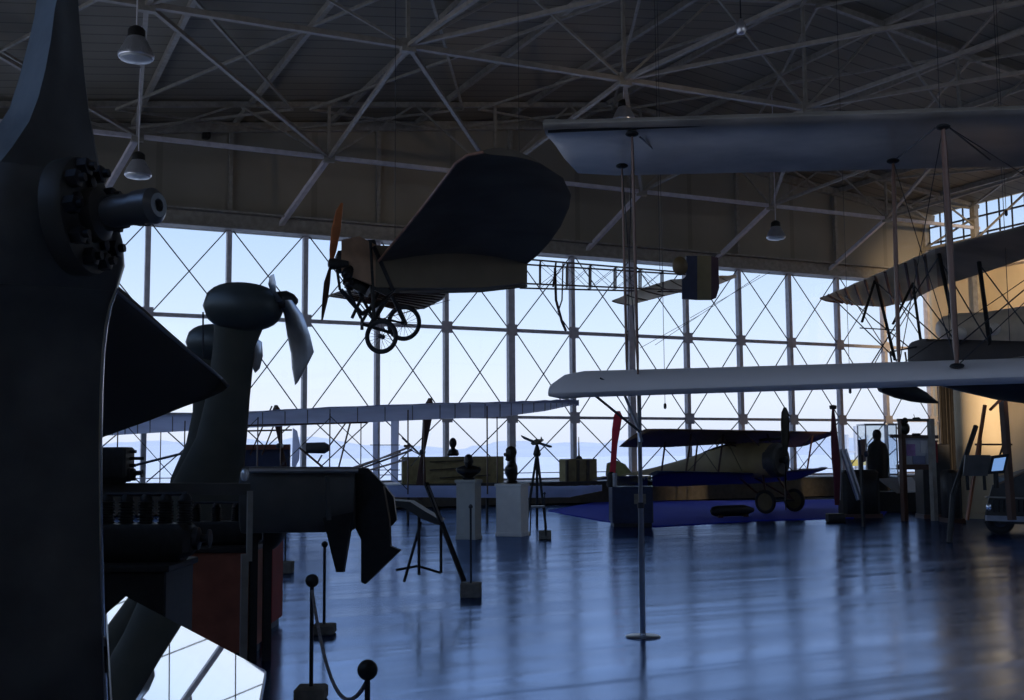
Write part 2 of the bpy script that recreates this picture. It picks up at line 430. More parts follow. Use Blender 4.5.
# horizontal lacing between the bottom chords, knees to the wall, and purlins
b = mb(); ZC = 10.8
for (Ya, oa), (Yb, ob) in (((33.35, 1.1), (23.35, 0)), ((13.3, 1.1), (23.35, 0)), ((13.3, 1.1), (3.3, 0))):
    for k in range(-1, 8):
        xa, xb = NX[0]+5.65*k+oa, NX[0]+5.65*k+ob
        if XL < xb < XR and XL < xa < XR: b.bar((xb, Yb, ZC), (xa, Ya, ZC), .10, .09)
        if XL < xb < XR and xa+5.65 < XR: b.bar((xb, Yb, ZC+.02), (xa+5.65, Ya, ZC+.02), .10, .09)
struct(b.build('trim_9', steel_t, smooth=False))
b = mb()
for k in range(0, 7):
    xa = NX[0]+5.65*k+1.1
    b.bar((xa, 33.35, ZC), (xa-.9, WY-.2, ZT+.25), .17, .12)
struct(b.build('trim_10', steel, smooth=False))
b = mb()
for k in range(0, 13):
    x = XL+1.2+k*3.1
    b.box((x, 14.5, roofz(x)-.09), (.12, 43, .18))
struct(b.build('trim_11', steel_d, smooth=False))
b = mb()
for (Ya, Yb) in ((WY-.3, 33.35), (33.35, 23.35), (23.35, 13.3), (13.3, 3.3)):
    for k in range(0, 7):
        x = NX[0]+5.65*k+.5; xe = x+5.1
        if xe > XR-.3: xe = XR-.3
        b.bar((x, Ya, roofz(x)-.3), (xe, Yb, roofz(xe)-.3), .07); b.bar((x, Yb, roofz(x)-.3), (xe, Ya, roofz(xe)-.3), .07)
struct(b.build('trim_12', steel_d, smooth=False))
b = mb(); 
for y in (33.35, 28.3, 23.3):       # side girder at the clerestory
    b.bar((XR-.25, y, 0), (XR-.25, y, roofz(XR)), .24)
b.bar((XR-.5, WY, 10.3), (XR-.5, 10, 10.3), .12)
for k in range(6): b.bar((XR-.5, WY-3*k, 10.3), (XR-.5, WY-3*k-3, 12 if k % 2 else 11.2), .07)
struct(b.build('trim_13', steel_d, smooth=False))

# ---- pendant lamps
bell_m = mat('lamp_aluminium', (.62, .63, .68), .28, .8, .08)
lens_m = mat('lamp_glass_diffuser', (.42, .44, .46), .25, 0, .05)
def bell_lamp():
    o = V((0, 0, 0)); r = thing('pendant_lamp', '', 'lamp', o, 'pendant lamps under the roof trusses')
    mb().lathe(o, (0, 0, 1), [(0, .30), (.02, .31), (.05, .30), (.18, .255), (.32, .17), (.37, .15)], 32).build('lamp_shade', bell_m, r)
    b = mb()
    for k in range(32):
        a = 2*PI*k/32; d = V((math.cos(a), math.sin(a), 0))
        b.bar(d*.302+V((0, 0, .05)), d*.172+V((0, 0, .32)), .012, .02, d)
    b.build('reflector_flutes', bell_m, r, False)
    mb().lathe(o, (0, 0, 1), [(.37, .13), (.39, .155), (.50, .15), (.54, .12), (.58, .05)], 20).build('ballast_housing', black, r)
    mb().lathe(o, (0, 0, -1), [(-.01, .29), (.03, .27), (.06, .16), (.07, .03)], 24).build('lamp_glass', lens_m, r)
    return r
L0 = bell_lamp()
lamps = [((136, 58), 20., 'large fluted pendant lamp nearest the camera, top left beside the propeller'),
         ((138, 176), 26.5, 'fluted pendant lamp below the nearest one, above the leftmost window post'),
         ((624, 121), 30., 'pendant lamp half hidden behind the silver upper wing tip'),
         ((776, 238), 37., 'small pendant lamp hanging low in front of the middle of the far wall')]
for i, (p, D, lb) in enumerate(lamps):
    P = atD(p[0], p[1], D)
    o = L0 if i == 0 else copy_tree(L0, P)
    o.location = P; o['label'] = lb
    if i == 0: ORG[o.name] = V((0, 0, 0))
    top = V((0, 0, roofz(P.x)-P.z-.02))
    m_ = mb().tube([(0, 0, .56), top], .012 if i else .014, 6)
    me = m_.build('suspension_rod', steel, None); me.parent = o
bp_ = atD(741, 30, 24.)
r = thing('caged_bulkhead_lamp', 'small teardrop lamp on a rod near the top edge, right of centre', 'lamp', bp_)
mb().lathe(bp_, (0, 0, 1), [(-.1, .02), (-.08, .08), (0, .12), (.12, .11), (.2, .05), (.24, .04)], 16).build('lamp_globe', bell_m, r)
mb().tube([bp_+V((0, 0, .22)), V((bp_.x, bp_.y, roofz(bp_.x)-.1))], .015, 6).build('rod', dsteel, r)
# fixture for the added lamp that warms the right wall, out of view
r = thing('wall_fill_lamp', 'black spotlight, added out of view to warm the cream wall at the right', 'spotlight', SPOT_AT)
dsp = (SPOT_TO-SPOT_AT).normalized()
mb().lathe(SPOT_AT-dsp*.35, dsp, [(0, .07), (.02, .11), (.28, .14), (.30, .14)], 18, True).build('housing', black, r)
mb().tube([SPOT_AT-dsp*.3, V((SPOT_AT.x-.3, SPOT_AT.y-.3, roofz(SPOT_AT.x-.3)))], .02, 6).build('stem', black, r)

r = thing('column_fill_lamp', 'black spotlight on a tall stand, added out of view to light the cream column', 'spotlight', V((21.0, 11.0, 0)))
d_ = (SPOTS[0][1]-SPOTS[0][0]).normalized(); mb().lathe(SPOTS[0][0]-d_*.35, d_, [(0, .07), (.02, .1), (.28, .13), (.3, .13)], 18).build('housing', black, r)
mb().tube([V((21.0, 11.0, 0)), SPOTS[0][0]-d_*.2], .03, 10).build('stand', black, r); mb().lathe(V((21.0, 11.0, 0)), (0, 0, 1), [(0, .3), (.03, .3), (.05, .05)], 20).build('foot', black, r)
r = thing('wing_fill_lamp', 'black floor lamp, added out of view to light the pale linen wing from below', 'spotlight', V((19, 10.2, 0)))
d_ = (SPOTS[1][1]-SPOTS[1][0]).normalized(); mb().lathe(SPOTS[1][0]-d_*.35, d_, [(0, .07), (.02, .1), (.28, .13), (.3, .13)], 18).build('housing', black, r)
mb().tube([V((19, 10.2, 0)), SPOTS[1][0]-d_*.2], .03, 10).build('stand', black, r); mb().lathe(V((19, 10.2, 0)), (0, 0, 1), [(0, .25), (.03, .25), (.05, .05)], 20).build('foot', black, r)

# ================================================================== OUTSIDE
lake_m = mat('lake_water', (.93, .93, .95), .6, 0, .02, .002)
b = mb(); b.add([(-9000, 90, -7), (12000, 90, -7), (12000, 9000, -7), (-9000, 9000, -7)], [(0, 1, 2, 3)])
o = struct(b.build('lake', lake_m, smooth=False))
terr_m = mat('pale_terrace', (.62, .62, .66), .8, 0, .08, .3)
struct(mb().box((20, 64, -.9), (160, 55, 1.0)).build('terrace', terr_m, smooth=False))
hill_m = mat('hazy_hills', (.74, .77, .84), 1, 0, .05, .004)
def hills(y0, hmul, seed, base):
    vs = []; fs = []; nx, ny = 220, 8
    for j in range(ny+1):
        for i in range(nx+1):
            x = -4000+12000*i/nx
            h = base + 130*hmul*(.5+.5*mnoise.noise(V((x/1300+seed, seed, 0)))) + 60*hmul*mnoise.noise(V((x/380, seed*2, 1))) + 12*mnoise.noise(V((x/90, seed, 2)))
            k = math.sin(PI*.5*min(1, j/ny*1.0))
            vs.append((x, y0+j*180, -7+max(0, h)*k))
    for j in range(ny):
        for i in range(nx): fs.append((j*(nx+1)+i, j*(nx+1)+i+1, (j+1)*(nx+1)+i+1, (j+1)*(nx+1)+i))
    return struct(mb().add(vs, fs).build('hills', hill_m))
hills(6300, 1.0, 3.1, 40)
# yellow lakeside crane / posts seen low at the right through the glass
ye = mat('yellow_paint', (.75, .55, .12), .5, 0, .1)
P = atY(858, 470, 52); r = thing('dock_gantry', 'pale yellow frame standing outside beyond the right window bays', 'gantry', (P.x, P.y, -.4))
for k, px in enumerate((848, 857, 868)):
    a = atY(px, 480, 52); a.z = -.4; mb().bar(a, V((a.x, a.y, 3.2-.5*(k != 1))), .16).build('post', paper, r, False)
mb().bar(atY(851, 463, 52), atY(866, 462, 52), .36).build('deck', ye, r, False)
mb().bar(atY(846, 452, 52), atY(872, 452, 52), .08).build('rail', paper, r, False)

# ================================================================== FOREGROUND PROPELLER
def prop_fore():
    D = 2.2
    base = atD(40, 350, D); base.z = 0
    r = thing('aircraft_propeller', 'huge dark propeller blade standing upright at the left edge, nearest the camera', 'propeller', base)
    ax = (RH*.99 - FH*.10 + V((0, 0, .10))).normalized()       # shaft axis: right and towards us
    def sec(px0, px1, py, thick, tw):
        a, c = atD(px0, py, D), atD(px1, py, D); m_ = (a+c)/2; hw = (c-a).length/2
        d1 = (c-a).normalized(); d2 = FH
        dx = (d1*math.cos(tw) + d2*math.sin(tw)); dy = (d2*math.cos(tw) - d1*math.sin(tw))
        hw2 = hw/max(.35, math.cos(tw))
        out = []
        for k in range(28):
            q = 2*PI*k/28; X_ = math.cos(q); Y_ = math.sin(q)
            Y_ = Y_*.8 if Y_ > 0 else -1.25*max(0., 1-abs(X_-.05)/1.06)
            out.append(m_ + dx*(hw2*X_) + dy*(thick*Y_))
        return out
    up = [sec(-64, 101, 182, .085, .0), sec(-34, 97, 160, .08, .05), sec(-4, 92, 135, .075, .10), sec(12, 87, 110, .07, .16), sec(22, 83, 80, .06, .22),
          sec(30, 80, 50, .055, .28), sec(37, 77, 20, .05, .32), sec(42, 74, -10, .045, .5), sec(50, 70, -130, .035, .6), sec(52, 68, -330, .02, .75), sec(55, 66, -480, .01, .8)]
    mb().loft(up).build('upper_blade', propd, r, ang=.45)
    bs = [sec(-64, 101, 175, .086, 0), sec(-80, 112, 205, .10, 0), sec(-90, 122, 240, .11, 0), sec(-90, 124, 265, .11, 0), sec(-85, 116, 292, .10, 0)]
    mb().loft(bs).build('boss', propd, r, ang=1.2)
    lo = [sec(-85, 117, 288, .10, 0), sec(-78, 107, 318, .08, .03), sec(-75, 102, 360, .07, .06), sec(-75, 100, 430, .06, .1), sec(-76, 100, 520, .055, .12), sec(-74, 102, 620, .05, .14), sec(-70, 105, 700, .045, .15), sec(-60, 104, 850, .04, .2), sec(-45, 92, 1000, .03, .25), sec(0, 50, 1080, .02, .3)]
    mb().loft(lo).build('lower_blade', propd, r, ang=1.2)
    edge = [atD(x, y, D-.012) for x, y in ((117, 288), (110, 306), (106, 325), (103, 350), (101, 390), (100, 450), (100.5, 520), (102.5, 620), (105.5, 700), (105, 850), (93, 1000))]
    mb().tube(edge, .0042, 8).build('metal_edge_strip', chrome, r)
    le = [atD(x, y, D) for x, y in ((-4, 135), (12, 110), (22, 80), (30, 50), (37, 20), (41.5, -10), (49, -130))]
    mb().tube(le, .0035, 8).build('brass_edge_strip', mat('brass_sheathing', (.45, .32, .18), .35, .8), r)
    hc = atD(86, 216, D-.10)
    x, y = MB().frame(ax)
    mb().lathe(hc-ax*.05, ax, [(.015, .108), (.045, .112), (.055, .108), (.06, .09)], 48).build('hub_plate', darkgrey, r)
    mb().lathe(hc, ax, [(0, .052), (.03, .05), (.04, .034), (.075, .032)], 32).build('hub_collar', darkgrey, r)
    for k in range(10):
        a = 2*PI*k/10; p = hc + (x*math.cos(a)+y*math.sin(a))*.088
        b = mb().lathe(p, ax, [(.0, .017), (.026, .017), (.028, .012)], 6).lathe(p, ax, [(.02, .008), (.038, .008)], 10)
        b.build('hub_bolt', dsteel, r)
    for k in range(5):
        a = 2*PI*k/5+.3; p = hc + (x*math.cos(a)+y*math.sin(a))*.062
        mb().lathe(p, ax, [(.0, .012), (.02, .012), (.022, .008)], 6).build('inner_bolt', dsteel, r)
    sh = [hc+ax*.03, atD(159, 205, D-.15)]
    d = (sh[1]-sh[0]); Ls = d.length
    mb().lathe(sh[0], d, [(0, .034), (Ls*.12, .030), (Ls*.62, .029), (Ls*.64, .033), (Ls*.92, .033), (Ls, .022), (Ls, .012), (Ls*.9, .011)], 32).build('shaft', mat('machined_steel', (.20, .205, .22), .35, .6, .1), r)
    q = sh[0]+d*.78
    mb().lathe(q - y*.034, y, [(0, .008), (.004, .008)], 12).build('shaft_pin', chrome, r)
    # block it stands in
    zb = .0
    mb().box(base+V((0, 0, .2)), (.30, .34, .4), RH, FH, bev=.03).build('stand', black, r)
prop_fore()

# ---------------- dark tailplane behind it
def dark_wing():
    D = 3.4
    pts = [(-60, 120), (40, 217), (85, 262), (118, 291), (170, 335), (205, 364), (222, 379), (228, 386)]
    pt2 = [(-60, 500), (20, 470), (60, 455), (105, 436), (150, 420), (185, 406), (208, 398), (224, 391)]
    base = atD(40, 380, 3.8); base.z = 0
    r = thing('swept_wing', 'dark pointed wing with a bright leading edge sticking out from behind the big propeller', 'wing', base)
    LE = [atD(x, y, 3.2+.004*max(0, x)) for x, y in pts]; TE = [atD(x, y, 4.1) for x, y in pt2]
    TE[-1] = atD(224, 391, 4.08); LE[-1] = atD(228, 386, 4.05)
    mb().wing(LE, TE, .11, .01, 10, up=(RT*.35+V((0, 0, 1))+FH*.5).normalized()).build('wing_panel', mat('dark_slate_skin', (.07, .068, .068), .40, .1, .2, 2), r)
    mb().tube([p.lerp(q, .008) for p, q in zip(LE[3:], TE[3:])], .006, 8).build('leading_edge_strip', alu, r)
    a = atD(-30, 380, 3.7); c = V((a.x, a.y, .0))
    mb().tube([c, a], .05, 12).build('support_post', black, r)
    mb().lathe(c, (0, 0, 1), [(0, .3), (.03, .3), (.05, .08)], 24).build('support_foot', black, r)
dark_wing()

# ---------------- pylons with oval nacelles and twisted propellers
def pylon(D, sc, cx, cy, label, kind, lk=1.):
    c0 = atD(cx, cy, D); g = c0.copy(); g.z = 0
    r = thing('engine_pylon', label, 'aircraft engine', g)
    k = D/1134.6
    def rel(px, py): return c0 + RT*((px)*k*sc) - UP*(py*k*sc)
    mb_ = mb(); X = RH; secs = []
    for i in range(15):                                     # streamlined oval nacelle
        t = -1+2*i/14; u = 41*t
        rr = 25*math.sqrt(max(0.0025, 1-abs(t)**2.6)) - (2.5*max(0, t))
        c = rel(u, 1.5*t); secs.append([c + FH*(math.cos(2*PI*q/24)*rr*k*sc*.95) + V((0, 0, 1))*(math.sin(2*PI*q/24)*rr*k*sc) for q in range(24)])
    mb_.loft(secs).build('nacelle', mat('dark_green_grey_skin', (.06, .07, .072), .38, .2, .2, 3), r, ang=1.3)
    outline = [(10, -26, 24), (45, -27, 15), (95, -32, 9), (140, -39, 2), (175, -68, -0.5), (176, -68, 0)]
    secs = []
    for py, l, rgt in ((8, -30, 29), (20, -30, 20), (40, -31, 11), (90, -38, 6), (130, -48, 3), (176, -72, -1), (240, -84, 4), (320, -90, 6)):
        if py > 80: l *= lk
        a, c = rel(l, py), rel(rgt, py); m_ = (a+c)/2; hw = (c-a).length/2
        if c.z < .02: 
            a.z = c.z = m_.z = .02
        secs.append([m_ + RH*(math.cos(2*PI*q/20)*hw) + FH*(math.sin(2*PI*q/20)*hw*.42*(1-.3*math.cos(2*PI*q/20))) for q in range(20)])
    mb().loft(secs).build('pylon', mat('dark_olive_skin', (.065, .065, .052), .5, .1, .2, 3), r, ang=1.3)
    mb().tube([rel(-41, 5), rel(-41, 52)], .01*D/12, 5).build('drain_pipe', dsteel, r)
    hub = rel(36, -6)
    mb().lathe(hub-RH*.05, RH, [(0, .10*sc*D/12), (.12, .11*sc*D/12), (.2, .07*sc*D/12), (.24, .02)], 16).build('propeller_hub', dsteel, r)
    def blade(pl, nm):
        st = []
        for (x0, y0), (x1, y1), dz in pl:
            st.append((atD(x0, y0, D-.1+dz), atD(x1, y1, D-.1-dz)))
        secs = []
        for a, c in st:
            m_ = (a+c)/2; d = (c-a)/2; nrm = d.cross(V((0, 0, 1))).normalized()*max(.008, d.length*.12)
            secs.append([m_ + d*math.cos(2*PI*q/14) + nrm*math.sin(2*PI*q/14) for q in range(14)])
        mb().loft(secs).build(nm, alu, r)
    if kind == 0:
        blade([((279, 300), (292, 300), .0), ((284, 315), (303, 315), .1), ((287, 335), (310, 335), .16), ((291, 354), (314, 352), .2), ((292, 368), (307, 366), .15), ((295, 385), (299, 380), .05)], 'blade')
        blade([((273, 303), (283, 301), .0), ((271, 293), (276, 291), .06), ((268, 284), (276, 283), .05), ((270, 276), (274, 274), .02)], 'blade')
    else:
        blade([((247, 345), (256, 338), 0.), ((249, 350), (262, 342), .1), ((250, 363), (263, 356), .1), ((255, 373), (260, 368), .04)], 'blade')
pylon(12., 1., 244, 307, 'tall dark pylon with an oval head and twisted metal propeller, nearer of the pair', 0)
pylon(15.4, .78*.98, 217, 343, 'smaller dark pylon with an oval head, half hidden behind the nearer pylon', 1, .84)

# ---------------- long dark hull with bright rounded top edge, on trestles
def hull():
    D = 9.0
    g = atD(310, 500, D); g.z = 0
    r = thing('seaplane_hull_section', 'long dark hull section with bright rounded top edge and white end cap', 'aircraft part', g)
    a, c = atD(243, 476, D), atD(356, 476, D+.2); dx = (c-a).normalized()
    secs = []
    for t, s in ((0, .9), (.02, 1), (.5, 1), (.95, 1), (1, .93)):
        p = a.lerp(c, t); h0 = .0
        prof = [(0, .075), (.05, .07), (.10, .03), (.13, -.02), (.15, -.2), (.15, -.36), (.11, -.44), (0, -.45), (-.11, -.44), (-.15, -.36), (-.15, -.2), (-.13, -.02), (-.10, .03), (-.05, .07)]
        secs.append([p + FH*(q[0]*s) + V((0, 0, q[1]*s)) for q in prof])
    mb().loft(secs).build('hull', darkgrey, r)
    mb().tube([atD(249, 470.5, D-.12), atD(358, 470.5, D+.05)], .022, 12).build('top_roll', mat('bright_roll', (.6, .64, .72), .3, 1., .05), r)
    mb().ell(atD(245, 475, D-.22), (.034, .03, .05), RH, FH, V((0, 0, 1))).build('end_cap', mat('white_enamel_cap', (.9, .9, .92), .25, .5, 0), r)
    # dark curved rear machinery
    pl = [(352, 468), (368, 468), (384, 484), (394, 497), (397, 520), (392, 526), (383, 505), (378, 540), (362, 540), (352, 520)]
    mb().slab([atD(x, y, D+.2) for x, y in pl], FH*.08).build('tail_fairing', black, r)
    for pts, nm in (([(324, 518), (353, 512), (350, 535), (344, 572), (337, 572), (332, 552)], 'rudder_blade'), ([(362, 512), (384, 486), (390, 520), (391, 546), (401, 550), (366, 584), (362, 582)], 'rudder_blade')):
        mb().slab([atD(x, y, D-.1) for x, y in pts], FH*.04+RH*.01).build(nm, black, r)
    mb().bar(atD(327, 476, D-.25), atD(329, 520, D-.25), .03).build('strap', darkgrey, r)
    for px in (254, 268):
        p = atD(px, 512, D+.1); q = V((p.x, p.y, 0)); 
        mb().bar(q, p, .06).build('trestle_leg', black, r)
hull()
def beam():
    g = atD(170, 490, 7.5); g.z = 0
    r = thing('display_barrier_beam', 'long dark horizontal beam on pale posts in front of the engines', 'beam', g)
    mb().bar(atD(60, 489, 7.4), atD(250, 489, 7.8), .07, .08).build('beam', darkgrey, r, False)
    a = atD(250, 491, 7.75)
    mb().bar(V((a.x, a.y, .9)), a, .035).build('upper_post', steel_d, r, False)
    mb().bar(V((a.x-.03, a.y, 0)), V((a.x-.03, a.y, .95)), .045).build('lower_post', steel_d, r, False)
    a = atD(70, 491, 7.4); mb().bar(V((a.x, a.y, 0)), a, .05).build('lower_post', steel_d, r, False)
beam()

# ---------------- aero engines on plinths
def aero_engine(c, L, H, n, X, label, radial=False):
    """inline engine: crankcase, cylinders with fins, exhaust stubs, hub. c = centre bottom, X = long axis"""
    X = V(X); Y = V((0, 0, 1)).cross(X); Z = V((0, 0, 1))
    r = thing('aero_engine', label, 'engine', c)
    mb().box(c+Z*H*.28, (L, H*.55, H*.45), X, Y, Z, bev=H*.08).build('crankcase', black, r)
    mb().box(c+Z*H*.05, (L*.8, H*.4, H*.1), X, Y, Z, bev=H*.02).build('oil_sump', black, r)
    for k in range(n):
        p = c + X*(L*(-.40+.8*k/(n-1))) + Z*H*.48
        prof = [(0, H*.10)]
        for q in range(7): prof += [(H*(.03+.045*q), H*.085), (H*(.035+.045*q), H*.11), (H*(.05+.045*q), H*.11), (H*(.055+.045*q), H*.085)]
        prof += [(H*.38, H*.08), (H*.42, H*.04)]
        cy_ = mb().lathe(p, Z, prof, 14).build('cylinder', black, r)
        mb().tube([p+Z*H*.36, p+Z*H*.40+Y*H*.12, p+Z*H*.32+Y*H*.22], H*.025, 8).build('exhaust_stub', dsteel, cy_)
    mb().tube([c+X*(-L*.42)+Z*H*.9, c+X*(L*.42)+Z*H*.9], H*.03, 8).build('camshaft_tube', dsteel, r)
    mb().lathe(c+X*(L*.5)+Z*H*.3, X, [(0, H*.16), (L*.05, H*.15), (L*.07, H*.06), (L*.14, H*.05), (L*.145, H*.12), (L*.165, H*.12)], 16).build('hub', dsteel, r)
    mb().ell(c-X*(L*.48)+Z*H*.5, (H*.12, H*.12, H*.16)).build('magneto', dsteel, r)
    return r
def plinth(px0, px1, ytop, D, depth, label, m):
    a, c = atD(px0, ytop, D), atD(px1, ytop, D); h = a.z; m_ = (a+c)/2; wd = (c-a).length
    P = V((m_.x, m_.y, 0))+FH*depth/2
    r = thing('display_plinth', label, 'plinth', P)
    mb().box(P+V((0, 0, h/2+.03)), (wd, depth, h-.08), RH, FH, bev=.01).build('body', m, r, False)
    mb().box(P+V((0, 0, h-.02)), (wd+.05, depth+.05, .04), RH, FH, bev=.006).build('top_board', black, r, False)
    mb().box(P+V((0, 0, .035)), (wd-.06, depth-.06, .07), RH, FH).build('toe_kick', black, r, False)
    return P, h, wd
P, h, wd = plinth(184, 248, 548, 9.0, .62, 'red-brown boxy plinth under an engine, left foreground', redbrown)
aero_engine(P+V((0, 0, h)), .62, .38, 4, -RH, 'dark aero engine on the red-brown plinth')
P, h, wd = plinth(250, 273, 517, 10.6, .5, 'narrow plinth with a bright red front beside the red-brown plinth', mat('red_panel', (.36, .04, .03), .6, 0, .15))
rr = thing('engine_model', 'small pale-topped engine model on the narrow red plinth', 'engine', P+V((0, 0, h)))
mb().ell(P+V((0, 0, h+.06)), (.07, .06, .06)).build('crankcase', dsteel, rr)
for k in range(7):
    a_ = PI*k/6; mb().tube([P+V((0, 0, h+.06)), P+V((0, 0, h+.06))+RH*(math.cos(a_)*.13)+V((0, 0, math.sin(a_)*.1))], .02, 8).build('cylinder', alu, rr)
P, h, wd = plinth(92, 166, 566, 6.9, .6, 'black plinth under the large dark engine, far left', black)
aero_engine(P+V((0, 0, h)), .62, .47, 5, RH, 'large black aero engine on the black plinth right of the big propeller')
P2 = P
E0 = atD(96, 484, 7.45)
e3 = aero_engine(E0, .46, .22, 4, RH, 'black engine block lying on the beam, its studs against the bright window')
mb().box(E0+V((0, 0, .14)), (.44, .2, .2), RH, FH, bev=.015).build('cylinder_bank', black, e3)
b = mb()
for k in range(5): b.tube([E0+RH*.2+V((0, 0, .03+.045*k)), E0+RH*(.26+.05*(k % 2))+V((0, 0, .03+.045*k))], .012, 6)
b.build('studs', black, e3)
# tyre-like ring behind
g = atD(263, 527, 9.6); g.z = 0
r = thing('cowling_ring', 'dark round cowling behind the narrow red plinth', 'cowling', g)
c = atD(258, 527, 10.2); mb().lathe(c-FH*.12, FH, [(0, .17), (.02, .215), (.06, .24), (.22, .24), (.24, .22)], 32).build('ring', black, r)
mb().lathe(c-FH*.14, FH, [(0, .03), (.02, .09), (.05, .1)], 20).build('spinner', dsteel, r)
mb().bar(V((c.x, c.y, 0)), c, .06).build('stand', black, r)

# ---------------- tilted mirror table
def mirror():
    pts = [(126, 598), (265, 672), (244, 780), (118, 800), (107, 615)]
    nrm = V((0, 0, 1)) + FH*.11 + RH*.30; p0 = CAM + ray(190, 680)*2.0
    W = [CAM + ray(x, y)*((p0-CAM).dot(nrm)/ray(x, y).dot(nrm)) for x, y in pts]
    g = (W[0]+W[2])/2; g.z = 0
    r = thing('mirror_table', 'low mirror-topped table reflecting the bright window, bottom left corner', 'mirror', g)
    mb().slab(W, V((0, 0, .008))).build('mirror', mat('mirror_silver', (.86, .9, .95), .015, 1., .0), r, False)
    b = mb()
    for i in range(len(W)): b.bar(W[i]-V((0, 0, .006)), W[(i+1) % len(W)]-V((0, 0, .006)), .005, .014)
    b.build('frame', alu, r, False)
    cc = sum(W, V((0, 0, 0)))/len(W)
    mb().slab([p.lerp(cc, .06)-V((0, 0, .04)) for p in W], V((0, 0, .05))).build('tray', black, r, False)
    for p in (W[0], W[1], W[2], W[3]):
        q = p.lerp(cc, .15); mb().bar(V((q.x, q.y, 0)), V((q.x, q.y, q.z-.03)), .035).build('leg', black, r, False)
mirror()

# ---------------- barrier posts
def post(px, ytop, ybase, label, ball=.045, D=None):
    B = atZ(px, ybase, 0); d = (B-CAM).dot(FW)
    T = atD(px, ytop, d); T = V((B.x, B.y, T.z))
    r = thing('barrier_post', label, 'barrier post', B)
    mb().box(B+V((0, 0, .045)), (.20, .20, .09), RH, FH, bev=.012).build('base_block', stone, r)
    mb().tube([B+V((0, 0, .08)), T], .014, 12).build('post', dsteel, r)
    mb().ell(T, (ball, ball, ball)).build('knob', black, r)
    return T
T1 = post(324, 545, 634, 'barrier post with a knob standing on a block left of the hanging blades', .03)
T2 = post(311, 582, 700, 'barrier post with a round knob, nearest but one to the camera', .045)
T3 = post(367, 672, 790, 'barrier post whose round knob just shows at the bottom edge', .05)
def ropes(name, a, c, sag, label):
    pts = [a.lerp(c, t/14)-V((0, 0, sag*4*(t/14)*(1-t/14))) for t in range(15)]
    tag(mb().tube(pts, .011, 8).build(name, rope), label, 'rope')
ropes('barrier_rope', T2-V((0, 0, .06)), T3-V((0, 0, .05)), .33, 'grey rope sagging between the two nearest barrier posts')
T1b = atD(327, 548, 9.9)
for (px, py, lb) in ((285, 573, 'small stone block with a thin rod near the red plinth'), (471, 597, 'pale stone block on the floor in front of the trestle'), (545, 539, 'small stone block with a thin rod right of the white plinth')):
    B = atZ(px, py, 0); r = thing('stone_block', lb, 'block', B)
    s = .24 if px != 285 else .22
    mb().box(B+V((0, 0, .08)), (s, s, .16), RH, FH, bev=.01).build('block', stone, r)
    mb().tube([B+V((0, 0, .15)), B+V((0, 0, .85 if px != 471 else 1.0))], .012, 8).build('rod', dsteel, r)
    mb().lathe(B+V((0, 0, .85 if px != 471 else 1.0)), (0, 0, 1), [(0, .012), (.01, .025), (.03, .025), (.05, .008)], 10).build('finial', dsteel, r)
# ---------------- pedestals with busts
def pedestal(px0, px1, ytop, ybase, label, m):
    mx = (px0+px1)/2; B = atZ(mx, ybase, 0); d = (B-CAM).dot(FW); wd = (px1-px0)/1134.6*d
    T = atD(mx, ytop, d); h = T.z
    B2 = B+FH*wd*.45
    r = thing('bust_pedestal', label, 'pedestal', B2)
    rx = (RH*.93-FH*.36).normalized(); ry = V((0, 0, 1)).cross(rx)
    s = wd/1.22
    mb().box(B2+V((0, 0, h/2)), (s, s*.8, h-.06), rx, ry, bev=.008).build('shaft', m, r, False)
    mb().box(B2+V((0, 0, h-.03)), (s+.05, s*.8+.05, .06), rx, ry, bev=.01).build('cap', m, r, False)
    mb().box(B2+V((0, 0, .04)), (s+.03, s*.8+.03, .08), rx, ry, bev=.01).build('foot', m, r, False)
    return B2+V((0, 0, h)), d
def bust(T, H, label, profile=True, ws=1., hs=1.15):
    r = thing('bronze_bust', label, 'bust', T); Z = V((0, 0, 1)); u = H/1.0
    F = -RH if profile else (-FH)          # facing direction
    S = Z.cross(F)
    b = mb(); secs = []
    for z, f, s, o in ((0, .14, .14, 0), (.06, .15, .16, 0), (.09, .10, .11, 0), (.14, .13, .15, .0), (.26, .17, .27, .02), (.38, .18, .32, .03), (.46, .15, .30, .01), (.52, .11, .20, -.01), (.57, .085, .10, -.01), (.64, .08, .085, .0), (.68, .09, .09, .01)):
        secs.append([T + Z*(z*u) + F*(o*u+math.cos(2*PI*q/24)*f*u) + S*(math.sin(2*PI*q/24)*s*u*(ws if z < .55 else 1)) for q in range(24)])
    b.loft(secs).build('shoulders', bronze, r, ang=1.2)
    h = T+Z*((1-.17*hs)*u)+F*(.03*u); secs = []; u = u*hs
    for z, f0, f1, s in ((-.19, -.02, .075, .04), (-.16, -.06, .125, .07), (-.12, -.09, .12, .09), (-.09, -.11, .115, .10), (-.05, -.125, .15, .105), (-.01, -.135, .125, .11), (.03, -.14, .115, .11), (.08, -.13, .12, .105), (.13, -.10, .08, .08), (.165, -.03, .02, .03)):
        secs.append([h + Z*(z*u) + F*(lerp(f0, f1, .5+.5*math.cos(2*PI*q/20))*u*(1.0)) + S*(math.sin(2*PI*q/20)*s*u) for q in range(20)])
    hd = mb().loft(secs).build('head', bronze, r, ang=1.2)
    nb = mb().loft([[h+F*(.11*u)+Z*(.03*u)+S*q*.008*u for q in (-1, 0, 1)], [h+F*(.165*u)+Z*(-.05*u)+S*q*.022*u for q in (-1, 0, 1)]], closed=False)
    nb = mb().ell(h+F*.135*u-Z*.035*u, (.03*u, .02*u, .045*u), F, S, Z, 10, 8); nb.build('nose', bronze, hd)
    for sg in (-1, 1): mb().ell(h+S*(sg*.108*u)-Z*.02*u, (.03*u, .015*u, .045*u), F, S, Z, 10, 8).build('ear', bronze, hd)
    return r
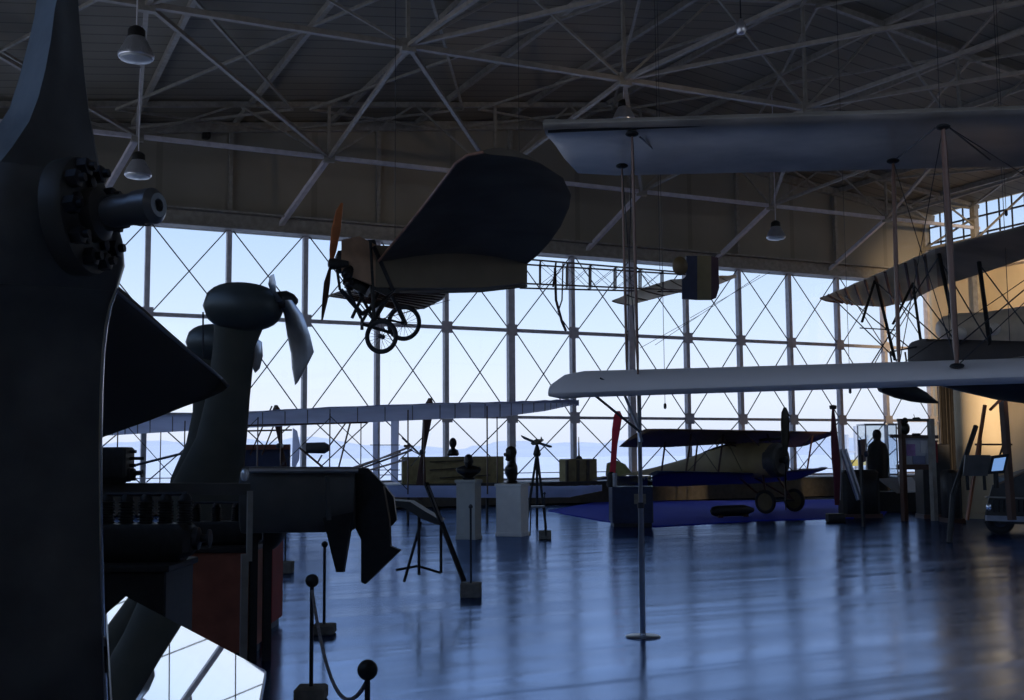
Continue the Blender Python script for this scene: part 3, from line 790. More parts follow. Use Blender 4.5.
T, d = pedestal(456, 481, 480, 540, 'tall pale pedestal carrying a dark bust, left of the pair', mat('grey_plinth_paint', (.42, .40, .35), .6, 0, .06))
bust(T, .50, 'dark bust facing the camera on the left pedestal', False, 1.55, 1.55)
T, d = pedestal(496, 529, 484, 537, 'white boxy pedestal carrying a dark bust in profile, right of the pair', plinth_w)
bust(T, .76, 'dark bust in profile on the white pedestal')

# ---------------- easel-like trestle with sloping board
def trestle():
    g = atZ(430, 585, 0)
    r = thing('sloping_display_stand', 'black metal stand with a long sloping board in the middle of the floor', 'display stand', g)
    D = 13.2
    q = [(383, 499), (412, 501), (428, 511), (444, 520), (440, 524), (424, 518), (408, 508)]
    mb().slab([atD(x, y, D) for x, y in q], FH*.5).build('board', darkgrey, r)
    mb().bar(atD(426, 483, D-.2), atD(464, 581, 12.3), .05, .03).build('long_strut', black, r)
    mb().bar(atD(428, 486, D-.24), atD(442, 522, D-.5), .02, .02).build('pale_edge', alu, r)
    for a, c in (((421, 522), (404, 582)), ((419, 512), (419, 575)), ((441, 522), (441, 573))):
        mb().tube([atD(*a, D), atD(*c, D-.2)], .018, 8).build('leg', black, r)
    mb().tube([atD(396, 570, D-.1), atD(418, 566, D), atD(441, 573, D)], .015, 8).build('foot_rail', black, r)
trestle()
def stool():
    D = 20.; g = atZ(541, 540, 0)
    r = thing('bar_stand', 'small black frame stand with a pale top, right of the white pedestal', 'stand', g)
    D = (g-CAM).dot(FW)
    mb().box(atD(538, 506.5, D), (.26, .2, .03), RH, FH).build('top', alu, r, False)
    for px in (531, 545):
        mb().tube([atD(px, 507, D), atD(px+(1 if px > 540 else -1), 536, D)], .014, 8).build('leg', black, r)
stool()
# thin white-based pole holding the wing tip
B = atZ(643, 637, 0); r = thing('wing_support_pole', 'slim pale pole on a round base plate holding up the nearest lower wing', 'support pole', B)
mb().lathe(B, (0, 0, 1), [(0, .155), (.008, .155), (.014, .14), (.02, .03), (.05, .02)], 32).build('base_plate', alu, r)
tp = atD(639, 394.5, 10.05)
mb().tube([B+V((0, 0, .02)), tp.lerp(B, .45)], .025, 16).build('lower_pole', alu, r)
mb().tube([tp.lerp(B, .46), tp], .019, 16).build('upper_pole', alu, r)
mb().lathe(tp.lerp(B, .46), (0, 0, 1), [(-.02, .03), (.03, .03)], 16).build('clamp_collar', dsteel, r)

# ================================================================== BIG BIPLANE (right, near)
def big_biplane():
    g = atD(900, 500, 9.8); g.z = 0
    r = thing('biplane', 'largest biplane, silver upper wing and pale grey lower wing crossing the right half', 'aircraft', g)
    zu = 1.6+2.86
    def zs(pts, z): return [atZ(x, y, z) for x, y in pts]
    # upper wing: near (leading) edge and far (trailing) edge
    A0, A1 = atD(543, 124, 10.05), atD(1024, 109, 9.55)
    du = (A1-A0)
    LE = [A0+du*t for t in (0, .02, .06, .2, .4, .6, .8, 1., 1.5, 2.)]
    F0, F1 = atD(585, 176, 11.9), atD(1024, 166, 11.2); df = F1-F0
    dt = df/ (1024-585)
    TE = [atD(556, 146, 10.9), atD(564, 158, 11.3), atD(578, 173, 11.8)] + [F0+df*t for t in (.08, .34, .56, .78, 1., 1.55, 2.1)]
    mb().wing(LE, TE, .16, .05, 12, ribs=2, sag=.05).build('upper_wing', silver, r)
    b = mb(); 
    mb().tube([atD(548, 131, 10.12), atD(800, 121, 9.9), atD(1024, 115, 9.65), A0+du*2+V((0, 0, -.03))], .018, 8).build('wing_spar_strip', black, r)
    B0, B1 = atD(548, 391, 9.9), atD(1024, 374, 9.3); dl = B1-B0
    L2 = [B0, B0+dl*.03, B0+dl*.08, B0+dl*.15, B0+dl*.5, B0+dl, B0+dl*2]
    G0, G1 = atD(585, 382, 11.6), atD(1024, 375, 10.9); dg = G1-G0
    T2 = [atD(560, 388, 10.5), atD(570, 385, 11.1), G0+dg*.0, G0+dg*.08, G0+dg*.45, G1, G0+dg*2]
    L2 = [p+V((0, 0, -.02)) for p in L2]
    mb().wing(L2, T2, .20, .05, 12).build('lower_wing', mat('pale_grey_dope', (.90, .80, .76), .55, .0, .06, .5), r)
    def strut(a, c, Da, Dc, w=.034):
        A, Cc = atD(*a, Da), atD(*c, Dc)
        s = mb().tube([A, A.lerp(Cc, .08), A.lerp(Cc, .5), A.lerp(Cc, .92), Cc], [w*.6, w, w*1.15, w, w*.6], 12, aspect=.45, up=(FH)).build('interplane_strut', strutw, r)
        for p in (A, Cc): mb().ell(p, (.06, .06, .025)).build('fitting', black, s)
    strut((632, 134), (638, 378), 10.1, 10.1, .03); strut((622, 166), (627, 378), 11.2, 11.2, .026)
    strut((943, 127), (957, 366), 9.65, 9.5, .045); strut((893, 161), (899, 366), 10.9, 10.8, .036)
    W = [((943, 127), 9.65, (899, 366), 10.8), ((893, 161), 10.9, (957, 366), 9.5), ((632, 134), 10.1, (627, 378), 11.2), ((622, 166), 11.2, (638, 378), 10.1),
         ((950, 128), 9.65, (1300, 350), 9.2), ((957, 366), 9.5, (1240, 100), 9.2), ((899, 366), 10.8, (1200, 160), 10.5)]
    for a, d1, c, d2 in W: wire(r, atD(*a, d1), atD(*c, d2), .0045)
    # inboard struts and dark wing-root hull beyond the frame
    strut((1230, 100), (1240, 368), 9.1, 9.0, .045); strut((1180, 158), (1190, 366), 10.3, 10.2, .036)
    # diagonal drag struts below upper wing
    for a, d1, c, d2 in (((640, 137), 10.1, (665, 160), 11.6), ((935, 128), 9.7, (895, 160), 10.9), ((950, 128), 9.7, (990, 160), 11.), ((600, 378), 10., (632, 395), 9.95)):
        mb().tube([atD(*a, d1), atD(*c, d2)], .008, 6).build('drag_wire', dsteel, r)
    # oblique rod with pale tip below the lower wing
    mb().tube([atD(592, 393, 10.), atD(640, 432, 9.8)], .012, 6).build('skid_rod', dsteel, r)
    mb().tube([atD(625, 396, 10.), atD(638, 428, 9.9), atD(641, 442, 9.85)], [.012, .012, .022], 8).build('tie_rod', alu, r)
    # hull whose belly shows under the wing at the right edge
    secs = []
    for x, yt, yb_, D_, hw in ((935, 372, 384, 10.6, .02), (960, 366, 391, 10.5, .25), (1000, 360, 400, 10.4, .4), (1060, 350, 408, 10.2, .5), (1160, 345, 410, 10., .5), (1300, 345, 405, 9.8, .4)):
        t, bo = atD(x, yt, D_), atD(x, yb_, D_); m_ = (t+bo)/2; hh = (t-bo).length/2
        secs.append([m_ + FH*(math.cos(2*PI*q/20)*hw) + V((0, 0, math.sin(2*PI*q/20)*hh)) for q in range(20)])
    mb().loft(secs).build('hull', mat('dark_varnished_hull', (.035, .03, .03), .4, 0, .2), r, ang=1.3)
    a = atD(1180, 400, 10.2); mb().tube([V((a.x, a.y, 0)), a], .06, 12).build('hull_stand', black, r)
big_biplane()

# ================================================================== SECOND BIPLANE (pale scalloped wing)
def second():
    z = 4.86
    g = atD(960, 520, 17); g.z = 0
    r = thing('flying_boat', 'pale linen winged biplane with a dark hull, hanging beyond the right struts', 'aircraft', g)
    LEp = [(820, 298), (845, 288), (875, 275), (905, 262), (935, 249), (975, 238), (1024, 226), (1120, 200)]
    TEp = [(838, 302), (852, 305), (884, 307), (912, 300), (938, 287), (980, 274), (1024, 259), (1120, 240)]
    DL = [23.8, 22.8, 21.6, 20.3, 19.2, 17.8, 16.4, 14.]
    DT = [23.9, 24.2, 24.0, 23.0, 21.6, 20.0, 18.4, 16.]
    LE = [atD(*p, d) for p, d in zip(LEp, DL)]; TE = [atD(*p, d) for p, d in zip(TEp, DT)]
    mb().wing(LE[:5], TE[:5], .10, .05, 10, ribs=3, sag=.75).build('upper_wing_tip', linen, r); ribs(r, LE[:5], TE[:5], 3, .028, dwood, -.03)
    mb().wing(LE[4:], TE[4:], .10, .05, 10, ribs=3, sag=.3).build('upper_wing', linen_b, r)
    def st(a, da, c, dc, w=.028): mb().tube([atD(*a, da), atD(*c, dc)], w, 8, aspect=.6).build('interplane_strut', black, r)
    st((875, 280), 22, (862, 322), 21.5, .03); st((876, 280), 22, (895, 360), 20.5, .03); st((913, 283), 21, (893, 324), 20.6, .03)
    st((913, 284), 21, (921, 343), 19.6, .025); st((939, 254), 19, (958, 345), 18, .035); st((979, 262), 18.5, (990, 345), 17.5, .035)
    for a, da, c, dc in (((833, 298), 23, (905, 368), 20), ((845, 296), 23, (915, 352), 19.5), ((875, 281), 22, (945, 345), 18.5), ((939, 256), 19, (870, 366), 20), ((860, 328), 21.5, (895, 330), 20.6), ((913, 284), 21, (958, 345), 18), ((990, 345), 17.5, (940, 260), 19), ((958, 345), 18, (1024, 290), 17), ((979, 264), 18.5, (1040, 345), 16.5)):
        wire(r, atD(*a, da), atD(*c, dc), .012)
    # dark lower wing / hull deck
    secs = []
    for x, yt, yb_, D_, hw in ((915, 343, 366, 19.3, .25), (918, 340, 370, 19.2, .5), (960, 342, 372, 18.4, .75), (1024, 344, 376, 17.4, .8), (1130, 330, 380, 16, .8)):
        t, bo = atD(x, yt, D_), atD(x, yb_, D_); m_ = (t+bo)/2; hh = (t-bo).length/2
        sq = lambda v: math.copysign(abs(v)**.5, v)
        secs.append([m_ + FH*(sq(math.cos(2*PI*q/20))*hw) + V((0, 0, sq(math.sin(2*PI*q/20))*hh)) for q in range(20)])
    mb().loft(secs).build('hull', mat('black_varnish', (.03, .022, .02), .7, 0, .2), r)
    # wing float
    secs = []
    for x, yt, yb_, hw in ((877, 384, 386, .06), (880, 380, 392, .16), (895, 378, 398, .2), (912, 384, 402, .18), (926, 392, 403.5, .12), (938, 402, 403.5, .03)):
        t, bo = atD(x, yt, 19.4), atD(x, yb_, 19.4); m_ = (t+bo)/2; hh = (t-bo).length/2
        secs.append([m_ + FH*(math.cos(2*PI*q/14)*hw) + V((0, 0, math.sin(2*PI*q/14)*hh)) for q in range(14)])
    fl = mb().loft(secs).build('wing_float', black, r)
    for a in ((890, 352), (905, 352)): mb().tube([atD(a[0], a[1], 19.4), atD(a[0]+6, 390, 19.4)], .015, 6).build('strut', dsteel, fl)
    mb().tube([atD(890, 352, 19.4), atD(925, 345, 19.2)], .015, 6).build('strut', dsteel, fl)
    for px in (950, 1010):
        p = atD(px, 345, 17.9); mb().tube([p, V((p.x, p.y, roofz(p.x)-.2))], .006, 5).build('hanging_cable', dsteel, r)
    # pale rounded nose and engine fittings above the hull
second()
# cream bodied aircraft behind it at the right wall
def cream_body():
    D = 36.
    g = atD(990, 500, D); g.z = 0
    r = thing('cream_fuselage', 'long cream rounded fuselage hanging by the right wall above the dark hull', 'aircraft', g)
    secs = []
    for x, yt, yb_ in ((938, 322, 336), (944, 316, 342), (960, 313, 347), (985, 312, 350), (1024, 306, 352), (1100, 300, 356), (1180, 300, 356)):
        t, bo = atD(x, yt, D), atD(x, yb_, D); m_ = (t+bo)/2; hh = (t-bo).length/2
        secs.append([m_ + FH*(math.cos(2*PI*q/24)*hh) + V((0, 0, math.sin(2*PI*q/24)*hh)) for q in range(24)])
    mb().loft(secs).build('fuselage', mat('cream_dope', (.62, .52, .40), .5, 0, .06), r, ang=1.3)
    for x, y in ((960, 333), (994, 329)):
        mb().ell(atD(x, y, D-.75), (.2, .2, .2)).build('cylinder_head', mat('pale_enamel', (.75, .68, .6), .4), r)
        mb().ell(atD(x-5, y+2, D-.85), (.1, .1, .13)).build('port', black, r)
    for x in (955, 1040):
        p = atD(x, 314, D); mb().tube([p, V((p.x, p.y, roofz(p.x)-.1))], .006, 5).build('hanging_cable', dsteel, r)
cream_body()

# ================================================================== HANGING MONOPLANE (wheels, open lattice tail)
def bleriot():
    g = atD(440, 270, 21)
    r = thing('early_monoplane', 'early monoplane hanging from the roof with bicycle wheels, rounded wings and open lattice tail', 'aircraft', g)
    def D(x): return 19.6 + (x-335)*.0135
    def box_sec(x, yt, yb_, hw):
        t, bo = atD(x, yt, D(x)), atD(x, yb_, D(x))
        return [t-FH*hw, t+FH*hw, bo+FH*hw, bo-FH*hw]
    # fabric-covered front fuselage
    mb().loft([box_sec(378, 249, 290, .36), box_sec(420, 250, 291, .36), box_sec(480, 254, 290, .33), box_sec(527, 258, 285, .30)]).build('fuselage', tan_d, r, False)
    mb().bar(atD(400, 292, D(400)), atD(527, 286, D(527)), .03).build('lower_longeron_edge', linen_b, r, False)
    mb().loft([box_sec(344, 243, 276, .30), box_sec(362, 240, 283, .34), box_sec(379, 249, 290, .36)]).build('cowling', tan, r, False)
    # open lattice
    def lp(x, top, side):
        y = (lerp(262, 273, (x-527)/150) if top else lerp(286, 291, (x-527)/150)); hw = lerp(.30, .12, (x-527)/165)
        p = atD(x, y, D(x)); return p+FH*(hw*side)
    for top in (0, 1):
        for sd_ in (-1, 1): mb().bar(lp(520, top, sd_), lp(690, top, sd_), .03).build('longeron', dwood, r, False)
    xs = [540, 567, 590, 615, 640, 662]
    for x in xs:
        b = mb(); 
        for sd_ in (-1, 1): b.bar(lp(x, 0, sd_), lp(x, 1, sd_), .025)
        b.bar(lp(x, 1, -1), lp(x, 1, 1), .025); b.bar(lp(x, 0, -1), lp(x, 0, 1), .025)
        b.build('frame_bay', dwood, r, False)
    for i in range(len(xs)-1):
        for sd_ in (-1, 1):
            wire(r, lp(xs[i], 0, sd_), lp(xs[i+1], 1, sd_), .005)
            wire(r, lp(xs[i], 1, sd_), lp(xs[i+1], 0, sd_), .005)
    # tail skid struts
    mb().tube([atD(555, 268, D(555)-.2), atD(556, 300, D(555)), atD(562, 322, D(560)+.1), atD(566, 331, D(560)+.1)], .028, 8).build('tail_skid', dwood, r)
    mb().tube([atD(563, 262, D(563)+.2), atD(562, 300, D(563)+.1), atD(558, 312, D(563))], .016, 8).build('tail_skid_brace', dwood, r)
    mb().tube([atD(556, 262, D(556)), atD(553, 287, D(553))], .02, 8).build('tail_skid_post', dwood, r)
    # near wing: rounded tip towards the camera, seen from below
    LEp = [(378, 262), (390, 247), (405, 229), (425, 204), (445, 178), (456, 163), (468, 155), (484, 152)]
    TEp = [(527, 264), (537, 256), (549, 243), (561, 226), (569, 208), (571, 195), (563, 178), (540, 163)]
    DLs = [19.9, 19.2, 18.4, 17.4, 16.4, 15.8, 15.5, 15.35]; DTs = [21.9, 21.2, 20.4, 19.3, 18.2, 17.4, 16.6, 15.9]
    mb().wing([atD(*p, d) for p, d in zip(LEp, DLs)], [atD(*p, d) for p, d in zip(TEp, DTs)], .10, .10, 12, ribs=4, sag=.12).build('near_wing', darkfab, r)
    mb().tube([atD(*p, d) for p, d in zip(LEp, DLs)], .022, 8).build('near_leading_edge', strutw, r)
    # far wing
    LEp = [(384, 286), (360, 285), (336, 286), (326, 294)]; TEp = [(478, 289), (445, 298), (420, 309), (404, 311)]
    L_ = [(380, 288), (362, 290), (340, 291), (326, 296)]; T_ = [(452, 289), (442, 300), (424, 309), (392, 309)]
    mb().wing([atD(*p, d) for p, d in zip(L_, (20.6, 22, 23.5, 24.2))], [atD(*p, d) for p, d in zip(T_, (22.2, 23.2, 24.2, 24.8))], .08, .04, 10, ribs=3, sag=.5).build('far_wing', linen, r)
    ribs(r, [atD(*p, d) for p, d in zip(L_, (20.6, 22, 23.5, 24.2))], [atD(*p, d) for p, d in zip(T_, (22.2, 23.2, 24.2, 24.8))], 4, .02, dwood, -.02)
    # engine cluster
    ec = atD(350, 262, D(350)); X = RH
    mb().lathe(ec-X*.25, X, [(0, .1), (.05, .2), (.35, .22), (.4, .1)], 18).build('crankcase', black, r)
    for k in range(5):
        a_ = -.9+k*.45; dz = V((0, 0, -1))*math.cos(a_)+FH*math.sin(a_)
        c = ec + dz*.12
        prof = []
        for q in range(6): prof += [(.03+.055*q, .07), (.035+.055*q, .10), (.06+.055*q, .10), (.065+.055*q, .07)]
        mb().lathe(c, dz, prof+[(.38, .05)], 12).build('cylinder', black, r)
    mb().slab([atD(x, y, D(x)) for x, y in ((341, 262), (347, 255), (358, 257), (366, 265), (373, 284), (366, 296), (354, 290), (345, 283))], FH*.34).build('engine_block', black, r)
    # propeller
    h = atD(331, 264, D(331)-.1)
    mb().lathe(h-X*.05, X, [(0, .05), (.03, .10), (.12, .10), (.35, .05)], 16).build('propeller_hub', black, r)
    def blade(pl, m_, nm):
        secs = []
        for x, y, w_, tt in pl:
            c = atD(x, y, D(331)-.1); dd = (RH*math.cos(tt)+FH*math.sin(tt))
            up_ = V((0, 0, 1)); n_ = dd.cross(up_)
            secs.append([c + dd*(w_*math.cos(2*PI*q/14)) + n_*(w_*.18*math.sin(2*PI*q/14)) for q in range(14)])
        mb().loft(secs).build(nm, m_, r)
    blade([(331, 264, .03, .9), (333, 250, .075, .8), (336, 230, .10, .8), (339, 212, .08, .9), (342, 203, .03, 1.)], lit_orange_wood, 'propeller_blade')
    blade([(330, 268, .03, .9), (327, 283, .08, 1.), (325, 300, .08, 1.1), (322, 320, .03, 1.2)], dwood, 'propeller_blade')
    # chassis
    def t(a, c, w_=.025, m_=None, o=0, nm='chassis_tube'):
        mb().tube([atD(a[0], a[1], D(a[0])+o), atD(c[0], c[1], D(c[0])+o)], w_, 8).build(nm, m_ or black, r)
    t((336, 262), (340, 290), .025, o=-.2); t((341, 290), (362, 314), .04, o=-.2); t((362, 314), (385, 300), .04, o=-.2); t((385, 300), (394, 288), .04, o=-.2)
    t((370, 240), (374, 318), .035, o=-.3); t((373, 246), (392, 290), .05, o=-.3); t((346, 285), (361, 318), .03); t((356, 286), (375, 322), .03)
    t((366, 288), (352, 318), .03); t((386, 300), (370, 326), .045, o=-.1); t((362, 324), (395, 334), .03, o=-.2); t((392, 296), (404, 322), .035, o=.3); t((376, 318), (404, 323), .02, o=.2)
    t((397, 302), (406, 322), .02, o=.3); t((362, 318), (362, 330), .03); t((380, 290), (362, 322), .03, o=.2)
    mb().slab([atD(x, y, D(x)-.25) for x, y in ((366, 241), (375, 240), (385, 272), (393, 291), (386, 296), (374, 290), (371, 262))], FH*.1).build('pylon_brace', black, r)
    def wheel(x, y, R_, o):
        c = atD(x, y, D(x)+o); ax = (FH*.97+RH*.24).normalized()
        tb = mb().torus(c, ax, R_, .038, 40, 10).build('wheel', rubber, r)
        mb().torus(c, ax, R_-.035, .012, 32, 6).build('rim', dsteel, tb)
        mb().lathe(c-ax*.09, ax, [(0, .02), (.02, .045), (.07, .03), (.11, .03), (.16, .045), (.18, .02)], 12).build('hub', dsteel, tb)
        b = mb(); x_, y_ = b.frame(ax)
        for k in range(20):
            a_ = 2*PI*k/20; b.tube([c+ax*(.05 if k % 2 else -.05), c+(x_*math.cos(a_)+y_*math.sin(a_))*(R_-.03)], .0035, 4)
        b.build('spokes', dsteel, tb)
    wheel(381.5, 336.5, .27, -.45); wheel(404, 323, .30, .55)
    # tailplane and rudder at the rear
    Lp = [(612, 301), (640, 289), (670, 280), (705, 277), (735, 276)]; Tp = [(630, 305), (665, 296), (690, 290), (718, 285), (737, 277)]
    mb().wing([atD(x, y, 22.6+(x-612)*.028) for x, y in Lp], [atD(x, y, 23.0+(x-612)*.028) for x, y in Tp], .07, .03, 8, ribs=4, sag=.5).build('tailplane', linen, r)
    ribs(r, [atD(x, y, 22.6+(x-612)*.028) for x, y in Lp], [atD(x, y, 23.0+(x-612)*.028) for x, y in Tp], 2, .016, dwood, -.02)
    rud = lambda q, m_, nm='rudder_panel', o=0: mb().slab([atD(x, y, 24.1+o) for x, y in q], FH*.06).build(nm, m_, r, False)
    rud([(686, 256), (697, 256), (697, 300), (682, 299), (682, 280), (686, 276)], navy)
    rud([(697, 256), (711, 256), (711, 300), (697, 300)], mat('faded_cream_band', (.13, .12, .075), .8, 0, .1), 'rudder_band')
    rud([(711, 256), (718, 258), (719, 288), (716, 298), (711, 300)], mat('faded_red_band', (.035, .02, .04), .8), 'rudder_edge')
    mb().ell(atD(680, 266, 23.6), (.16, .16, .2)).build('tail_fitting', mat('amber_wood', (.14, .09, .04), .5), r)
    # kingpost, lift wires, suspension
    t((396, 262), (394, 243), .02, dsteel, nm='kingpost'); t((403, 262), (394, 243), .02, dsteel, nm='kingpost')
    K = atD(394, 242, D(394)); Bm = atD(370, 322, D(370))
    for p, d_ in (((470, 160), 15.8), ((450, 176), 16.8), ((425, 206), 17.6)):
        wire(r, K, atD(*p, d_), .005); 
    for p, d_ in (((450, 300), 23.5), ((420, 309), 24.2)): wire(r, Bm, atD(*p, d_), .006)
    for x, y in ((395, 250), (520, 258)):
        p = atD(x, y, D(x)); wire(r, p, V((p.x, p.y, roofz(p.x)-.2)), .006, 'hanging_cable')
    p = atD(660, 274, D(660)); wire(r, p, V((p.x, p.y, roofz(p.x)-.2)), .006, 'hanging_cable')
    # loose control wires behind
    for a, c in (((640, 368), (700, 315)), ((655, 365), (760, 275)), ((690, 338), (770, 272))): wire(r, atD(a[0], a[1]-20, 25), atD(*c, 27), .006, 'control_wire')
low_k = mat('dim_khaki_canvas', (.14, .11, .06), .9)
tan_d = mat('drab_tan_canvas', (.20, .16, .11), .9, 0, .12, 1.5)
lit_orange_wood = mat('lit_orange_varnish', (.55, .17, .05), .35, 0, .2, 5)  # orange wood with the upper blade's warm light put into its colour
bleriot()

# ================================================================== FLOOR FIGHTER BIPLANE
def fighter():
    th = .80; n = (RH*math.cos(th)-FH*math.sin(th)); s = (RH*math.sin(th)+FH*math.cos(th)); Z = V((0, 0, 1))
    O = atZ(769, 513.5, 0); O.z = .025
    r = thing('fighter_biplane', 'olive biplane fighter standing on wheels on the blue carpet, nose to the right', 'aircraft', O)
    def L(x, y, z): return O + n*x + s*y + Z*z
    def sec(x, zc, hw, hh, sq_=.75, k=24):
        f_ = lambda v: math.copysign(abs(v)**sq_, v)
        return [L(x, f_(math.cos(2*PI*q/k))*hw, zc+f_(math.sin(2*PI*q/k))*hh) for q in range(k)]
    body = [sec(.28, 1.40, .40, .42, .95), sec(.20, 1.40, .45, .47, .95), sec(-.1, 1.40, .45, .48, .9), sec(-.6, 1.42, .42, .48, .85), sec(-1.2, 1.38, .40, .47, .8), sec(-1.9, 1.28, .36, .40, .7), sec(-2.7, 1.15, .28, .31, .65), sec(-3.8, 1.0, .18, .22, .6), sec(-5.4, .80, .05, .14, .6)]
    mb().loft(body).build('fuselage', olive, r, ang=.9)
    mb().lathe(L(.22, 0, 1.40), n, [(-.1, .46), (.1, .47), (.2, .44), (.24, .36), (.2, .30)], 32).build('engine_cowl', darkgrey, r)
    for k in range(9):
        a_ = 2*PI*k/9; d_ = s*math.cos(a_)+Z*math.sin(a_)
        mb().tube([L(.36, 0, 1.40)+d_*.08, L(.36, 0, 1.40)+d_*.36], .06, 8).build('cylinder', black, r)
    mb().lathe(L(.3, 0, 1.4), n, [(0, .08), (.2, .08), (.26, .11), (.3, .11), (.34, .04)], 16).build('propeller_hub', dsteel, r)
    for sg in (1, -1):
        secs = []
        for t_, w_ in ((.05, .05), (.2, .07), (.5, .11), (.85, .12), (1.1, .10), (1.22, .04)):
            c = L(.56, sg*.04*t_, 1.45+sg*t_*1.12); dd = (s*.75+n*.6*sg).normalized(); nn = dd.cross(Z)
            secs.append([c + dd*(w_*math.cos(2*PI*q/12)) + nn*(w_*.2*math.sin(2*PI*q/12)) for q in range(12)])
        mb().loft(secs).build('propeller_blade', bronze, r)
    mb().loft([sec(-1.15, 1.84, .24, .05, 1), sec(-1.6, 1.74, .26, .05, 1), sec(-2.0, 1.63, .2, .04, 1)]).build('cockpit_rim', black, r)
    mb().slab([L(-1.1, -.18, 1.85), L(-1.05, 0, 1.85), L(-1.1, .18, 1.85), L(-1.18, .14, 2.06), L(-1.15, 0, 2.1), L(-1.18, -.14, 2.06)], n*.02).build('windscreen', caseglass, r)
    mb().tube([L(-.3, .12, 1.95), L(.35, .12, 1.99)], .035, 8).build('machine_gun', black, r)
    inc = -.27
    def wg(x0, z0, half, ch, name, m_, dih=.04):
        y = [-half, -half+.12, -half+.45, -half*.5, 0, half*.5, half-.45, half-.12, half]
        le = [x0-.35, x0-.15, x0-.02, x0, x0, x0, x0-.02, x0-.15, x0-.35]
        te = [x0-ch*.86, x0-ch*.97, x0-ch, x0-ch, x0-ch*(.78), x0-ch, x0-ch, x0-ch*.97, x0-ch*.86]
        LE = [L(a, q, z0+abs(q)*dih) for a, q in zip(le, y)]; TE = [L(a, q, z0+abs(q)*dih+(a-x0)*-inc*1.0-.02) for a, q in zip(te, y)]
        mb().wing(LE, TE, .11, .05, 10, ribs=3, sag=.12).build(name, m_, r)
    wg(-.15, 2.2, 4.4, 1.5, 'upper_wing', mat('brown_doped_fabric', (.17, .10, .065), .6, 0, .15, 1.5), .0)
    wg(-.25, 1.04, 3.9, 1.3, 'lower_wing', navy, .03)
    for sg in (-1, 1):
        for yy in (1.5, 2.9):
            mb().tube([L(-.35, sg*yy, 2.10), L(-.55, sg*yy, 1.06+.03*yy)], .03, 8, aspect=.6, up=n).build('interplane_strut', dwood, r)
            mb().tube([L(-1.2, sg*yy, 1.90), L(-1.35, sg*yy, 1.02+.03*yy)], .03, 8, aspect=.6, up=n).build('interplane_strut', dwood, r)
        wire(r, L(-.35, sg*1.5, 2.12), L(-.55, sg*2.9, 1.1), .008); wire(r, L(-.55, sg*.4, 1.1), L(-.35, sg*1.5, 2.12), .008); wire(r, L(-.35, sg*2.9, 2.12), L(-.55, sg*1.5, 1.1), .008)
        mb().tube([L(-.05, sg*.3, 1.8), L(-.35, sg*.55, 2.12)], .022, 8).build('cabane_strut', dwood, r)
        mb().tube([L(-.8, sg*.3, 1.8), L(-1.2, sg*.55, 1.92)], .022, 8).build('cabane_strut', dwood, r)
        # undercarriage
        mb().tube([L(.05, sg*.32, 1.0), L(.36, sg*.62, .33)], .03, 8).build('undercarriage_strut', dwood, r)
        mb().tube([L(-.8, sg*.32, 1.0), L(.36, sg*.62, .33)], .03, 8).build('undercarriage_strut', dwood, r)
        c = L(.36, sg*.70, .32)
        wl_ = mb().torus(c, s, .265, .05, 32, 10).build('wheel', rubber, r)
        mb().lathe(c-s*.06, s, [(0, .03), (.005, .10), (.03, .235), (.09, .235), (.115, .10), (.12, .03)], 28).build('wheel_cover', low_k, wl_)
    mb().tube([L(.36, -.74, .32), L(.36, .74, .32)], .03, 8).build('axle', dsteel, r)
    # tail
    mb().wing([L(-4.7, -1.3, .95), L(-4.5, -1., .95), L(-4.3, 0, .98), L(-4.5, 1., .95), L(-4.7, 1.3, .95)], [L(-5.2, -1.32, .86), L(-5.4, -1.1, .84), L(-5.4, 0, .84), L(-5.4, 1.1, .84), L(-5.2, 1.32, .86)], .05, 0, 8).build('tailplane', olive, r)
    mb().slab([L(-4.7, 0, .95), L(-5.05, 0, 1.3), L(-5.4, 0, 1.42), L(-5.75, 0, 1.32), L(-5.8, 0, .95), L(-5.4, 0, .72)], s*.05).build('rudder', mat('green_and_ochre_fin', (.22, .20, .06), .6, 0, .5, 2.5), r)
    mb().tube([L(-5.0, 0, .85), L(-5.3, 0, .36), L(-5.4, 0, .0)], .03, 8).build('tail_skid', dwood, r)
fighter()
car_m = mat('royal_blue_carpet', (.004, .025, .50), .95, 0, .1, 20)
q = [atZ(x, y, 0) for x, y in ((548, 511), (600, 521), (655, 527), (760, 521), (882, 517.5), (893, 505), (860, 500), (600, 502))]
tag(mb().slab([p+V((0, 0, .012)) for p in q], V((0, 0, .02))).build('display_carpet', car_m, None, False), 'royal blue carpet under the fighter biplane', 'carpet')

